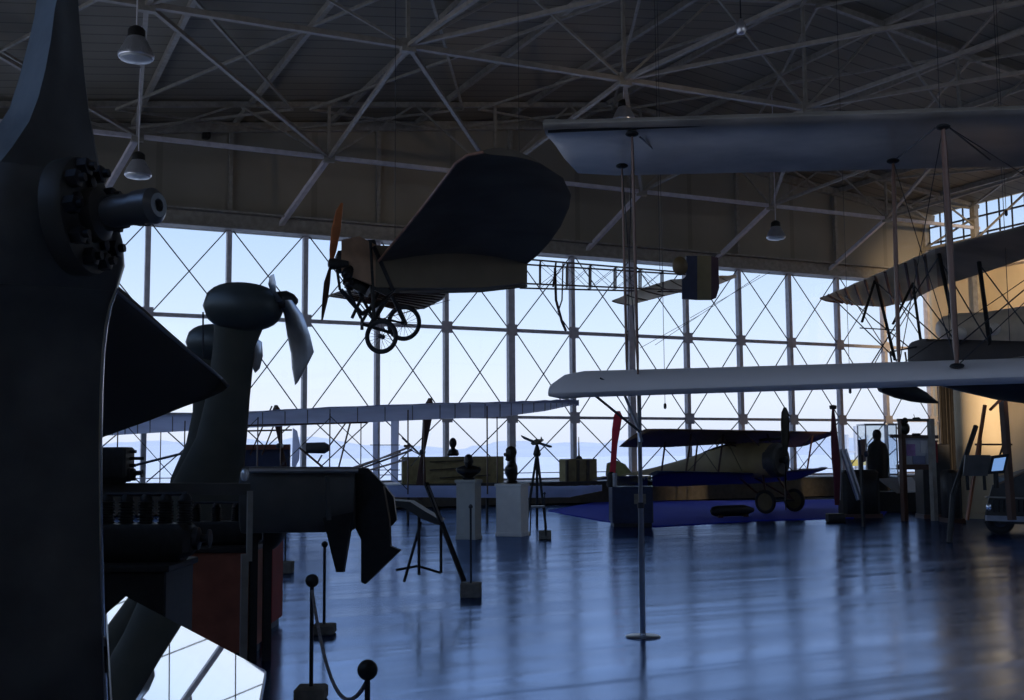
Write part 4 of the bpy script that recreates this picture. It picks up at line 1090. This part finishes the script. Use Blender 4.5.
# ================================================================== WRIGHT-STYLE BIPLANE by the window
def flyer():
    g = atD(330, 480, 27.5); g.z = .0
    r = thing('pioneer_biplane', 'pioneer box-kite biplane with long pale ribbed wings low in front of the window', 'aircraft', g)
    U = [(100, 420, 436), (150, 417, 433), (240, 413, 428), (330, 408, 424), (440, 404, 419), (500, 403, 417), (545, 402.5, 411), (568, 403, 406), (579, 405, 405.6)]
    dN, dF = 26.6, 28.3
    LE = [atD(x, a, dN) for x, a, c in U]; TE = [atD(x, c, dF) for x, a, c in U]
    mb().wing(LE, TE, .09, .08, 10, ribs=4, sag=.35).build('upper_wing', pale, r); ribs(r, LE, TE, 4, .014, dwood, -.02)
    Lw = [(100, 494, 486), (240, 493, 486), (400, 497, 486.5), (520, 498, 487), (570, 497, 487.5), (592, 492.5, 488.5), (602, 490.5, 490)]
    mb().wing([atD(x, a, dN) for x, a, c in Lw], [atD(x, c, dF) for x, a, c in Lw], .09, .08, 10, ribs=4, sag=.3).build('lower_wing', pale, r)
    for x in (118, 185, 258, 330, 408, 487):
        a = atD(x, lerp(424, 406, (x-118)/370), dN); c = V((a.x, a.y, atD(x, 494, dN).z)); mb().tube([a, c], .026, 8, aspect=.6).build('front_strut', dwood, r)
    for x in (161, 222, 281, 361, 424, 497):
        a = atD(x, lerp(428, 415, (x-118)/370), dF); c = V((a.x, a.y, atD(x, 487, dF).z)); mb().tube([a, c], .022, 8, aspect=.6).build('rear_strut', dwood, r)
    xs = [118, 185, 258, 330, 408, 487]
    for i in range(5):
        a, c = xs[i], xs[i+1]
        if i in (0, 3): wire(r, atD(a, 416, dN), atD(c, 490, dN), .01)
        if i in (1, 2): wire(r, atD(c, 418, dN), atD(a, 488, dN), .01)
    # propellers: dark tapering blades
    def blade(x0, y0, x1, y1, w0, w1, D_, m_, nm='propeller_blade'):
        a, c = atD(x0, y0, D_), atD(x1, y1, D_); secs = []
        for i in range(9):
            t_ = i/8; w_ = lerp(w0, w1, t_)*(.25 if i == 0 else (.8 if i == 1 else 1)); p = a.lerp(c, t_)
            secs.append([p + RH*(w_*math.cos(2*PI*k/12)) + FH*(.3*w_*math.sin(2*PI*k/12)+.0) for k in range(12)])
        return mb().loft(secs).build(nm, m_, r)
    blade(430, 398, 423, 452, .16, .05, 28.8, dwood); blade(420, 500, 423, 452, .17, .05, 28.8, dwood)
    blade(276, 405, 281, 446, .15, .04, 28.8, dwood); blade(286, 486, 281, 446, .14, .04, 28.8, dwood)
    mb().lathe(atD(423, 452, 28.9), -FH, [(0, .07), (.3, .07), (.34, .03)], 12).build('propeller_shaft', dsteel, r)
    mb().lathe(atD(281, 446, 28.9), -FH, [(0, .07), (.3, .07), (.34, .03)], 12).build('propeller_shaft', dsteel, r)
    mb().bar(atD(272, 406, 28.4), atD(250, 455, 28.2), .035).build('propeller_mount', dwood, r); mb().bar(atD(279, 412, 28.4), atD(262, 455, 28.2), .035).build('propeller_mount', dwood, r)
    mb().bar(atD(355, 410, 28.4), atD(330, 445, 28.2), .035).build('propeller_mount', dwood, r); mb().bar(atD(353, 412, 28.4), atD(338, 470, 28.2), .035).build('propeller_mount', dwood, r)
    mb().bar(atD(245, 425.5, 28), atD(367, 422.5, 28), .04).build('chain_tube', dwood, r); mb().bar(atD(243, 431, 28), atD(292, 430, 28), .04).build('chain_tube', dwood, r)
    # fuel tank, engine
    mb().lathe(atD(306, 448, 27.4), RH, [(0, .05), (.02, .13), (.45, .14), (.55, .08), (.57, .02)], 18).build('fuel_tank', darkgrey, r)
    mb().tube([atD(322, 455, 27.4), atD(318, 462, 27.4)], .02, 6).build('tank_pipe', dsteel, r)
    mb().bar(atD(300, 448, 27.3), atD(326, 470, 27.3), .05).build('chain_guide', dwood, r)
    eb = mb().box(atD(309, 478, 27.3), (.9, .4, .3), RH, FH, bev=.04).build('engine', black, r)
    # rear outrigger booms and twin rudders
    for (x0, y0, x1, y1) in ((352, 470, 412, 446), (352, 472, 412, 450), (356, 474, 408, 459), (352, 468, 400, 452)):
        mb().bar(atD(x0, y0, 26.), atD(x1, y1, 23.8), .035).build('front_outrigger', dwood, r)
    for x in (377, 395):
        p = [(x-4, 420), (x+4 if x > 380 else x+1, 420), (x+3 if x > 380 else x+1, 483), (x-4, 481)]
        mb().slab([atD(a, c, 30.6) for a, c in p], FH*.05).build('rudder', pale, r)
    mb().slab([atD(a, c, 30.2) for a, c in ((293, 428), (297, 431), (300, 445), (299, 460), (295, 468), (292, 466))], FH*.05).build('vertical_vane', pale, r)
    for y in (445, 470): mb().bar(atD(370, y, 30.4), atD(400, y, 30.4), .02).build('rudder_spar', dwood, r)
    mb().tube([atD(404, 446, 24), atD(411, 446, 24)], .03, 6).build('elevator_pivot', dwood, r)
    for a in ((402, 438), (411, 466), (404, 446)): wire(r, atD(*a, 24), atD(420, 455, 25), .012)
    # trestles carrying it
    for x in (185, 260, 408, 487):
        a = atD(x, 494, 27.4); mb().bar(V((a.x, a.y, 0)), a, .05).build('display_leg', black, r)
flyer()
P = atD(745, 511, 28.6); r = thing('dark_torpedo', 'long dark cylinder lying on the blue carpet beside the fighter wheels', 'torpedo', V((P.x, P.y, .03)))
a, c = atD(711, 507, 28.4), atD(753, 507, 29.0); a.z = c.z = .18
mb().lathe(a, c-a, [(0, .04), (.06, .11), (.2, .14), ((c-a).length-.3, .14), ((c-a).length, .05)], 18).build('shell', black, r)
for t_ in (.2, .8): p = a.lerp(c, t_); mb().box(V((p.x, p.y, .055)), (.12, .34, .06), RH, FH).build('cradle', dwood, r, False)
P = atD(266, 468, 32.0); r = thing('information_board', 'dark blue and red-brown board behind the pioneer biplane', 'panel', V((P.x, P.y, 0)))
a, c = atD(241, 470, 32.), atD(290, 446, 32.)
mb().box((a+c)/2-V((0, 0, .35)), ((c-a).dot(RH), .12, c.z-a.z+.7), RH, FH).build('board', navy, r, False)
mb().box(atD(265.5, 447, 31.9), ((c-a).dot(RH), .14, .14), RH, FH).build('top_band', mat('dark_brick_red', (.16, .05, .03), .7), r, False)
for px in (245, 286): p = atD(px, 470, 32.); mb().bar(V((p.x, p.y, 0)), p, .08).build('leg', black, r, False)
P = atD(140, 475, 20.); r = thing('slanted_pole', 'thin dark pole slanting up to the right beyond the barrier beam, far left', 'pole', V((P.x, P.y, 0)))
p0, p1 = atD(96, 475, 20.), atD(182, 453.5, 20.)
mb().tube([p0, p1], .022, 8).build('pole', dsteel, r); mb().tube([V((p0.x, p0.y, 0)), p0], .03, 8).build('upright', dsteel, r)

# ================================================================== MID-ROOM EXHIBITS
def block(name, x0, x1, y0, y1, D, dep, m_, label, cat, parts=()):
    a, c = atD(x0, y0, D), atD(x1, y1, D); ctr = (a+c)/2; g = ctr.copy(); g.z = min(a.z, c.z)
    r = thing(name, label, cat, g)
    mb().box(ctr+FH*dep/2, ((x1-x0)/1134.6*D, dep, abs(a.z-c.z)), RH, FH, bev=.015).build('body', m_, r, False)
    return r, ctr
low = mat('dark_brown_barrier', (.10, .085, .065), .8, 0, .2)
# long low platform wall under the window
r = thing('low_display_platform', 'long low brown platform running under the window behind the aircraft', 'platform', V((19, 33.6, 0)))
mb().box(V((18.5, 34.2, .36)), (34, 1.6, .66), bev=.02).build('platform_body', low, r, False)
mb().box(V((18.5, 34.2, .71)), (34.1, 1.7, .05)).build('platform_top', darkgrey, r, False)
# khaki panel on the platform
P = atY(453, 486, 34.0); a = atY(402, 457, 34.0); c = atY(503, 457, 34.0)
r = thing('khaki_display_panel', 'wide khaki panel with a thin picture frame, behind the busts', 'panel', V((P.x, 34, .735)))
mb().box(V(((a.x+c.x)/2, 34, (.735+a.z)/2)), (c.x-a.x, .12, a.z-.735), bev=.01).build('board', khaki, r, False)
b = mb()
for (x0, y0, x1, y1) in ((430, 462, 468, 460), (430, 470, 480, 467), (440, 478, 490, 475)): b.bar(atY(x0, y0, 33.9), atY(x1, y1, 33.9), .09, .03)
b.build('printed_strips', low, r, False)
P = atY(453, 456, 34.0); tr = thing('small_bust', 'small dark bust standing on top of the khaki panel', 'bust', P)
mb().lathe(P, (0, 0, 1), [(0, .16), (.06, .2), (.18, .17), (.24, .07), (.30, .07)], 14).build('shoulders', bronze, tr)
mb().ell(P+V((0, 0, .42)), (.12, .13, .17)).build('head', bronze, tr)
# crate on stand with antenna
P = atY(578, 487, 33.9)
r = thing('wooden_display_box', 'olive brown box with a thin mast on top, standing right of the busts', 'box', V((P.x, 33.9, .735)))
a, c = atY(563, 459, 33.9), atY(593, 483, 33.9)
mb().box(V(((a.x+c.x)/2, 33.9, (a.z+c.z)/2)), (c.x-a.x, .6, a.z-c.z), bev=.02).build('box_body', khaki, r, False)
for x in (567, 578, 588):
    p, q = atY(x, 460, 33.55), atY(x, 484, 33.55); mb().bar(p, q, .08).build('batten', low, r, False)
for x in (566, 590):
    p = atY(x, 485, 33.9); mb().bar(V((p.x, 33.9, .735)), p, .1).build('foot', black, r, False)
p = atY(579, 459, 33.9); mb().lathe(p, (0, 0, 1), [(0, .12), (.06, .1), (.12, .03), (.75, .012)], 10).build('mast', black, r)
# model aeroplane on tripod
D = 25.5; g = atD(537, 500, D); g.z = 0
r = thing('tripod', 'black tripod carrying a model aeroplane in front of the window', 'tripod', g)
tp = atD(537, 452, D)
for px in (532, 541, 537):
    q = atD(px, 486, D + (.5 if px == 537 else -.2)); q2 = tp + (q-tp)*1.9; q2 = V((q2.x, q2.y, 0)) if q2.z < 0 else q2
    t_ = (tp.z)/(tp.z-q.z); foot = tp+(q-tp)*t_
    mb().tube([tp, foot], .03, 8).build('leg', black, r)
mb().lathe(tp-V((0, 0, .1)), (0, 0, 1), [(0, .06), (.05, .09), (.2, .05), (.28, .02)], 12).build('head', black, r)
mp = atD(536, 443, D); r = thing('model_aeroplane', 'small dark model aeroplane banked on top of the tripod', 'model', mp)
mb().wing([atD(521, 435.5, D-.1), atD(530, 439.5, D-.1), atD(541, 443, D-.1), atD(552, 446.5, D-.1)], [atD(524, 439, D+.3), atD(531, 442, D+.3), atD(541, 445, D+.3), atD(549, 447.5, D+.3)], .04, .02, 6).build('wing', darkgrey, r)
mb().tube([atD(533, 443, D-.3), atD(537, 442, D), atD(543, 440, D+.4)], [.05, .07, .02], 10).build('fuselage', darkgrey, r)
mb().slab([atD(540, 441, D+.3), atD(541, 436, D+.3), atD(543, 440, D+.4)], FH*.03).build('fin', darkgrey, r)
# red propeller on dark case
D = 25.3; P = atZ(633, 527, 0)
D = (P-CAM).dot(FW); a, c = atD(611, 487, D), atD(655, 527, D)
Pm = (a+c)/2+FH*.5
r = thing('dark_display_case', 'dark blue-black block case in front of the fighter tail', 'display case', V((Pm.x, Pm.y, 0)))
mb().box(V((Pm.x, Pm.y, a.z/2+.04)), (.92, .9, a.z-.08), RH, FH, bev=.02).build('body', navy, r, False)
mb().box(V((Pm.x, Pm.y, .05)), (.85, .84, .1), RH, FH).build('toe_kick', black, r, False)
mb().box(V((Pm.x, Pm.y, a.z+.12)), (.9, .88, .24), RH, FH).build('glass_cover', caseglass, r, False)
mb().box(atD(640, 499, D-.02), (.26, .02, .22), RH, FH).build('label_plate', stone, r, False)
def upr(name, pts, D_, m_, label, basez, group=None):
    g_ = atD(pts[-1][0], pts[-1][1], D_); 
    r_ = thing(name, label, 'propeller', g_)
    secs = []
    for x, y, w_, tt in pts:
        p = atD(x, y, D_); dd = RH*math.cos(tt)+FH*math.sin(tt); nn = dd.cross(V((0, 0, 1)))
        secs.append([p + dd*(w_*math.cos(2*PI*k/14)) + nn*(w_*.22*math.sin(2*PI*k/14)) for k in range(14)])
    mb().loft(secs).build('blade', m_, r_)
    return r_
rp = upr('red_propeller', [(618, 411, .05, .2), (618, 416, .10, .2), (616, 430, .10, .3), (614.5, 445, .075, .4), (613.5, 460, .07, .3), (612.5, 473, .07, .2)], D+.3, redp, 'bright red propeller blade standing upright on the dark case', 0)
mb().lathe(atD(611.5, 487, D+.3), (0, 0, 1), [(0, .10), (.05, .11), (.3, .10), (.34, .05)], 16).build('hub', black, rp)
mb().lathe(atD(615, 486.5, D+.1), (0, 0, 1), [(0, .05), (.3, .05)], 10).build('stand', alu, rp)
dp = upr('dark_red_propeller', [(833, 409, .03, .2), (833.5, 420, .06, .2), (834.5, 440, .10, .3), (836, 460, .12, .3), (837, 480, .09, .3), (837, 505, .06, .2)], 26.6, mat('dark_red_varnish', (.11, .015, .03), .4), 'dark red upright propeller standing right of the fighter biplane wings', 0)
mb().lathe(atD(833, 407, 26.9), (0, 0, 1), [(-.06, .03), (-.05, .08), (.03, .09), (.05, .03)], 12).build('hub', black, dp)
q = atD(835, 505, 26.6); q.z = 0.0; mb().box(q+V((0, 0, .1)), (.4, .3, .2), RH, FH, bev=.02).build('foot', black, dp)
# hanging cable down to small weights (thin vertical wires seen before the window)
for i, (x, y0, y1, D_, lb) in enumerate(((665, 280, 403, 22.5, 'thin steel cable hanging before the window above the fighter'), (850, 300, 388, 24, 'thin cable hanging below the pale wing tip'), (1006, 110, 210, 22, 'thin cable hanging near the clerestory'))):
    a, c = atD(x, y0, D_), atD(x, y1, D_); a.z = roofz(a.x); a.x = c.x; a.y = c.y
    tag(mb().tube([a, c], .006, 5).lathe(c, (0, 0, -1), [(0, .01), (.03, .03), (.1, .03), (.12, .01)], 8).build('hanging_cable', dsteel), lb, 'cable')

# ================================================================== RIGHT SIDE DISPLAYS
def glass_case(x0, x1, ytop, ybase, dep, label, lowh):
    m_ = (x0+x1)/2; B = atZ(m_, ybase, 0); d = (B-CAM).dot(FW); wd = (x1-x0)/1134.6*d; T = atD(m_, ytop, d).z
    C0 = B+FH*dep/2; r_ = thing('glass_display_case', label, 'display case', V((C0.x, C0.y, 0)))
    mb().box(V((C0.x, C0.y, lowh/2)), (wd, dep, lowh), RH, FH, bev=.01).build('cabinet', black, r_, False)
    mb().box(V((C0.x, C0.y, (lowh+T)/2)), (wd-.03, dep-.03, T-lowh), RH, FH).build('glass', caseglass, r_, False)
    for sx in (-1, 1):
        for sy in (-1, 1):
            p = C0+RH*(sx*(wd/2-.015))+FH*(sy*(dep/2-.015)); mb().bar(V((p.x, p.y, lowh)), V((p.x, p.y, T)), .03).build('corner_post', alu, r_, False)
    b = mb()
    for sx in (-1, 1): b.bar(V((C0.x, C0.y, T))+RH*(sx*wd/2)-FH*dep/2, V((C0.x, C0.y, T))+RH*(sx*wd/2)+FH*dep/2, .04)
    for sy in (-1, 1): b.bar(V((C0.x, C0.y, T))-RH*(wd/2)+FH*sy*dep/2, V((C0.x, C0.y, T))+RH*(wd/2)+FH*sy*dep/2, .04)
    b.build('top_frame', alu, r_, False)
    return C0, lowh, T, wd, d
C0, lh, T, wd, d = glass_case(868, 900, 424, 508, .8, 'tall glass case with a dark clothed figure, right of the fighter', .85)
r = thing('flight_suit_mannequin', 'dark mannequin in a long coat standing inside the glass case', 'mannequin', V((C0.x, C0.y, lh)))
secs = []
for z, hw, hd in ((0, .26, .2), (.15, .30, .22), (.5, .32, .24), (.8, .30, .22), (.95, .26, .18), (1.05, .12, .12), (1.09, .10, .11), (1.16, .12, .14), (1.25, .13, .15), (1.34, .10, .12), (1.38, .04, .05)):
    zz = lh + z*(T-lh-.1)/1.42
    secs.append([V((C0.x, C0.y, zz))+RH*(hw*math.cos(2*PI*k/18))+FH*(hd*math.sin(2*PI*k/18)) for k in range(18)])
mb().loft(secs).build('coat', black, r, ang=1.2)
# open shelving frame with posters in front of the window
def shelf():
    D_ = 27.; g_ = atD(920, 500, D_); g_.z = 0
    r_ = thing('display_rack', 'dark open rack with picture boards standing against the window at the right', 'rack', g_)
    for x, y0 in ((901, 419), (930.5, 419)):
        a = atD(x, y0, D_); mb().bar(V((a.x, a.y, 0)), a, .12).build('upright', dwood if x < 920 else steel_d, r_, False)
    mb().bar(atD(897, 420, D_), atD(934, 420, D_), .06).build('top_rail', darkgrey, r_, False)
    mb().bar(atD(890, 436, D_), atD(938, 437, D_), .08).build('cross_rail', dwood, r_, False)
    mb().bar(atD(897, 467, D_), atD(934, 467, D_), .12).build('shelf', dwood, r_, False)
    mb().box(atD(916, 452, D_+.1), (.60, .02, .74), RH, FH).build('poster_board', mat('pale_board', (.55, .58, .66), .7, 0, .05), r_, False)
    mb().box(atD(911, 450, D_+.05), (.2, .02, .28), RH, FH).build('poster', mat('violet_poster', (.35, .2, .45), .6, 0, .5, 6), r_, False)
    mb().box(atD(924, 447, D_+.05), (.16, .02, .3), RH, FH).build('poster', paper, r_, False)
    mb().box(atD(919, 460, D_+.03), (.3, .02, .2), RH, FH).build('poster', mat('blue_grey_poster', (.2, .22, .36), .6), r_, False)
shelf()
g_ = atD(905.5, 434, 26.9)
r = thing('seated_bear_figure', 'small dark figure sitting on the rack rail before the window', 'figure', g_)
mb().ell(g_+V((0, 0, .13)), (.11, .10, .15)).build('body', bronze, r); mb().ell(g_+V((0, 0, .31)), (.07, .08, .08)).build('head', bronze, r)
tag(mb().box(atD(916, 434.5, 26.95), (.17, .1, .06), RH, FH, bev=.01).build('black_box', black), 'small black box lying on the rack rail', 'box')
p = atD(916, 418.5, 27.0); r = thing('model_aircraft', 'tiny dark model aircraft on the top rail of the rack', 'model', p)
mb().tube([p-RH*.08, p+RH*.1], .02, 8).build('fuselage', black, r); mb().box(p+V((0, 0, .02)), (.05, .3, .012), RH, FH).build('wing', black, r); mb().tube([p-RH*.03, p-RH*.05+V((0, 0, .1))], .008, 6).build('mast', dsteel, r)
# tablet like info panel on post
D_ = 25.; g_ = atD(861, 500, D_); g_.z = 0
r = thing('info_panel', 'upright slanted dark information panel before the right window bays', 'panel', g_)
mb().slab([atD(859, 440, D_), atD(864, 439, D_+.2), atD(865, 461, D_+.2), atD(861, 463, D_)], RH*.05).build('panel_face', navy, r)
a = atD(861, 455, D_); mb().bar(V((a.x, a.y, 0)), a, .06).build('post', black, r)
mb().ell(atD(866, 454, D_), (.05, .05, .07)).build('knob', navy, r)
# pale leaning ladder-like frame
r = thing('leaning_ladder', 'grey metal steps leaning beside the fighter, left of the yellow gantry', 'ladder', atZ(850, 505, 0))
D_ = 27.
for a, c in (((841, 449), (858, 500)), ((845, 449), (862, 500)), ((840, 449), (839, 500))):
    mb().bar(atD(*a, D_), atD(*c, D_-.2), .06).build('rail', alu, r)
for k in range(6):
    t_ = k/6; mb().bar(atD(841+17*t_, 452+50*t_, D_), atD(845+17*t_, 452+50*t_, D_), .03).build('rung', alu, r)
# slanted showcase with pale sheets, dark counter
P = atZ(905, 512, 0); d = (P-CAM).dot(FW)
r = thing('sloping_showcase', 'dark low showcase with pale sloping sheets on top, right of the carpet', 'display case', P+FH*.5)
a = atD(905, 492, d)
mb().box(V((P.x, P.y, a.z/2))+FH*.6, (2.1, 1.1, a.z), RH, FH, bev=.02).build('cabinet', black, r, False)
q = [atD(878, 479, d+.9), atD(917, 477, d+.9), atD(928, 491, d+.05), atD(897, 493, d+.05)]
mb().slab(q, V((0, 0, .03))).build('sloping_top', mat('dim_sheet', (.3, .29, .3), .6, 0, .1), r, False)
mb().slab([atD(898, 478, d+.85), atD(912, 478, d+.85), atD(922, 491, d+.0), atD(901, 492, d+.0)], V((0, 0, .05))).build('white_sheet', paper, r, False)
# dark seats / crouched shapes on platform near showcases
for i, (x0, x1, y0, y1, D_, lb) in enumerate(((843, 880, 470, 500, 28.2, 'dark bulky covered crate right of the fighter wheels'), (922, 950, 444, 500, 27.8, 'tall dark cabinet at the corner of window and right wall'), (948, 962, 470, 505, 26., 'low dark crate in the right corner'))):
    a, c = atD(x0, y0, D_), atD(x1, y0, D_); m_ = (a+c)/2; 
    r = thing('covered_crate' if i != 1 else 'dark_cabinet', lb, 'crate' if i != 1 else 'cabinet', V((m_.x, m_.y, 0)))
    mb().box(V((m_.x, m_.y, a.z/2))+FH*.3, ((c-a).length, .6, a.z), RH, FH, bev=.08 if i != 1 else .02).build('body', black, r)
    mb().box(V((m_.x, m_.y, .05))+FH*.28, ((c-a).length+.06, .62, .1), RH, FH).build('base', dwood, r)
mb_ = mb()
# red panels near the corner
P = atD(934.5, 452, 27.1); r = thing('red_flag_panel', 'dull red hanging panel at the right end of the rack', 'panel', V((P.x, P.y, P.z-.3)))
mb().box(P+V((0, 0, .0)), (.14, .03, .5), RH, FH).build('cloth', mat('dull_red', (.25, .03, .04), .8), r, False)
mb().bar(P+V((0, 0, .26))-RH*.1, P+V((0, 0, .26))+RH*.1, .03).build('hanger', dwood, r, False)
# large cream round column by the wall
P = atD(983, 500, 28.); 
r = thing('cream_column', 'thick cream round column glowing warm at the right edge', 'column', V((P.x, P.y, 0)))
mb().lathe(V((P.x, P.y, 0)), (0, 0, 1), [(0, .64), (.12, .64), (.16, .58), (4.0, .58), (4.1, .62), (4.2, .62)], 48).build('column_shaft', cream, r)
# wooden A-frame props leaning before it
r = thing('wooden_easel', 'tall wooden A-frame easel with rungs in front of the cream column', 'easel', atZ(990, 540, 0))
D_ = 21.
for a, c, w_, m_ in (((985, 405), (967, 520), .05, wood), ((1003, 400), (1012, 520), .11, dwood), ((990, 410), (1005, 395), .04, wood)):
    mb().bar(atD(*a, D_), atD(*c, D_-.3), w_).build('leg', m_, r)
mb().bar(atD(975, 444.5, D_), atD(1012, 444.5, D_), .035).build('cross_rail', dwood, r)
for a, c in (((981, 440), (980, 456)), ((1003, 446), (999, 458))): mb().tube([atD(*a, D_), atD(*c, D_)], .02, 6).build('hook', black, r)
# dark long pole leaning
r = thing('leaning_pole', 'long dark pole leaning diagonally left of the cream column', 'pole', atZ(955, 530, 0))
mb().tube([atD(976, 426, 21), atD(953, 494, 20.5)], .045, 8).build('pole', black, r); mb().tube([atD(953, 494, 20.5), V((atD(948, 508, 20.3).x, atD(948, 508, 20.3).y, 0))], .05, 8).build('pole_foot', black, r)
# screen on stand
D_ = 20.5; P = atZ(997, 532, 0)
r = thing('video_screen', 'lit blue video screen on a dark desk in the right corner', 'screen', atD(997, 486, D_))
qq = [atD(992, 457, D_), atD(1007, 455, D_+.1), atD(1003, 472, D_+.1), atD(988.5, 473, D_)]
mb().slab([p.lerp((qq[0]+qq[2])/2, -.14) for p in qq], FH*.08).build('bezel', black, r, False)
scm = mat('screen_picture', (.02, .03, .05), .3, 0, .3, 12, emit=(.22, .42, .85, .75))
mb().slab([p.lerp((qq[0]+qq[2])/2, .22)-FH*.045 for p in qq], FH*.01).build('display', scm, r, False)
a = (qq[2]+qq[3])/2; mb().bar(a, a-V((0, 0, .28)), .06).build('stand', black, r)
r = thing('side_board', 'dark board standing left of the video screen', 'board', atD(977, 486, D_))
mb().slab([atD(965, 455, D_), atD(990, 455, D_), atD(987, 476, D_), atD(963, 476, D_)], FH*.05).build('board', darkgrey, r, False)
for x in (967, 984): mb().bar(atD(x, 475, D_), atD(x+1, 490, D_), .04).build('leg', black, r)
# vehicle / gun carriage at the right edge
def vehicle():
    D_ = 19.; g_ = atZ(1020, 535, 0)
    r_ = thing('vintage_car', 'dark vintage motor car nose at the right edge of the floor', 'car', g_)
    d = (g_-CAM).dot(FW)
    def S(x, y, o=0): return atD(x, y, d+o)
    prof = [(988, 502), (992, 487), (1010, 480), (1030, 470), (1070, 462), (1120, 462), (1180, 470), (1185, 520), (1110, 525), (1000, 524), (988, 516)]
    mb().loft([[S(x, y, 0) for x, y in prof], [S(x, y-2, .1) for x, y in prof], [S(x, y-2, 1.3) for x, y in prof], [S(x, y, 1.4) for x, y in prof]]).build('body', darkgrey, r_, False)
    mb().slab([S(1003, 478, .5), S(1045, 466, .5), S(1045, 474, .5), S(1003, 484, .5)], FH*.9).build('bonnet', mat('dim_blue_tarp', (.12, .17, .22), .7), r_)
    b = mb()
    for k in range(9): b.bar(S(994+k*5, 500, -.06), S(994+k*5, 512, -.06), .02)
    b.build('radiator_grille', black, r_, False)
    mb().bar(S(986, 518, -.12), S(1080, 521, -.12), .08, .10).build('bumper', alu, r_)
    mb().bar(S(986, 497, -.05), S(1080, 500, -.05), .05, .03).build('trim_strip', steel_d, r_)
    mb().ell(S(989, 507, -.06), (.06, .05, .08)).build('headlamp', chrome, r_)
    for x in (1000, 1110):
        for o in (.1, 1.2):
            c = S(x, 524, o); c.z = .30
            t_ = mb().torus(c, FH, .22, .08, 28, 10).build('wheel', rubber, r_); mb().lathe(c-FH*.05, FH, [(0, .05), (.02, .16), (.08, .16), (.1, .05)], 18).build('hubcap', dsteel, t_)
vehicle()
# tall dark sheet on a rail, added to stand in for the corner's shade
D_ = 31.
a, c = atD(938, 384, D_), atD(964, 384, D_)
r = thing('corner_shade_sheet', 'tall dark sheet on a rail, added for the corner shade left of the cream column', 'shade sheet', V(((a.x+c.x)/2, (a.y+c.y)/2, .05)))
secs = []
n_ = 40
for z in (.05, 1.2, 2.4, a.z+.15):
    front = [a.lerp(c, i/n_)-FH*(.05*math.sin(i*1.35)) for i in range(n_+1)]
    ring = [V((p.x, p.y, z)) for p in front] + [V((p.x, p.y, z))+FH*.03 for p in reversed(front)]
    secs.append(ring)
mb().loft(secs).build('cloth', mat('corner_shade_cloth', (.05, .042, .035), .9, 0, .2), r)
mb().tube([V((a.x, a.y, a.z+.15))-RH*.1, V((c.x, c.y, a.z+.15))+RH*.1], .03, 8).build('rail', dsteel, r)
for p in (a, c): mb().tube([V((p.x, p.y, 0)), V((p.x, p.y, a.z+.15))], .03, 8).build('rail_post', dsteel, r)
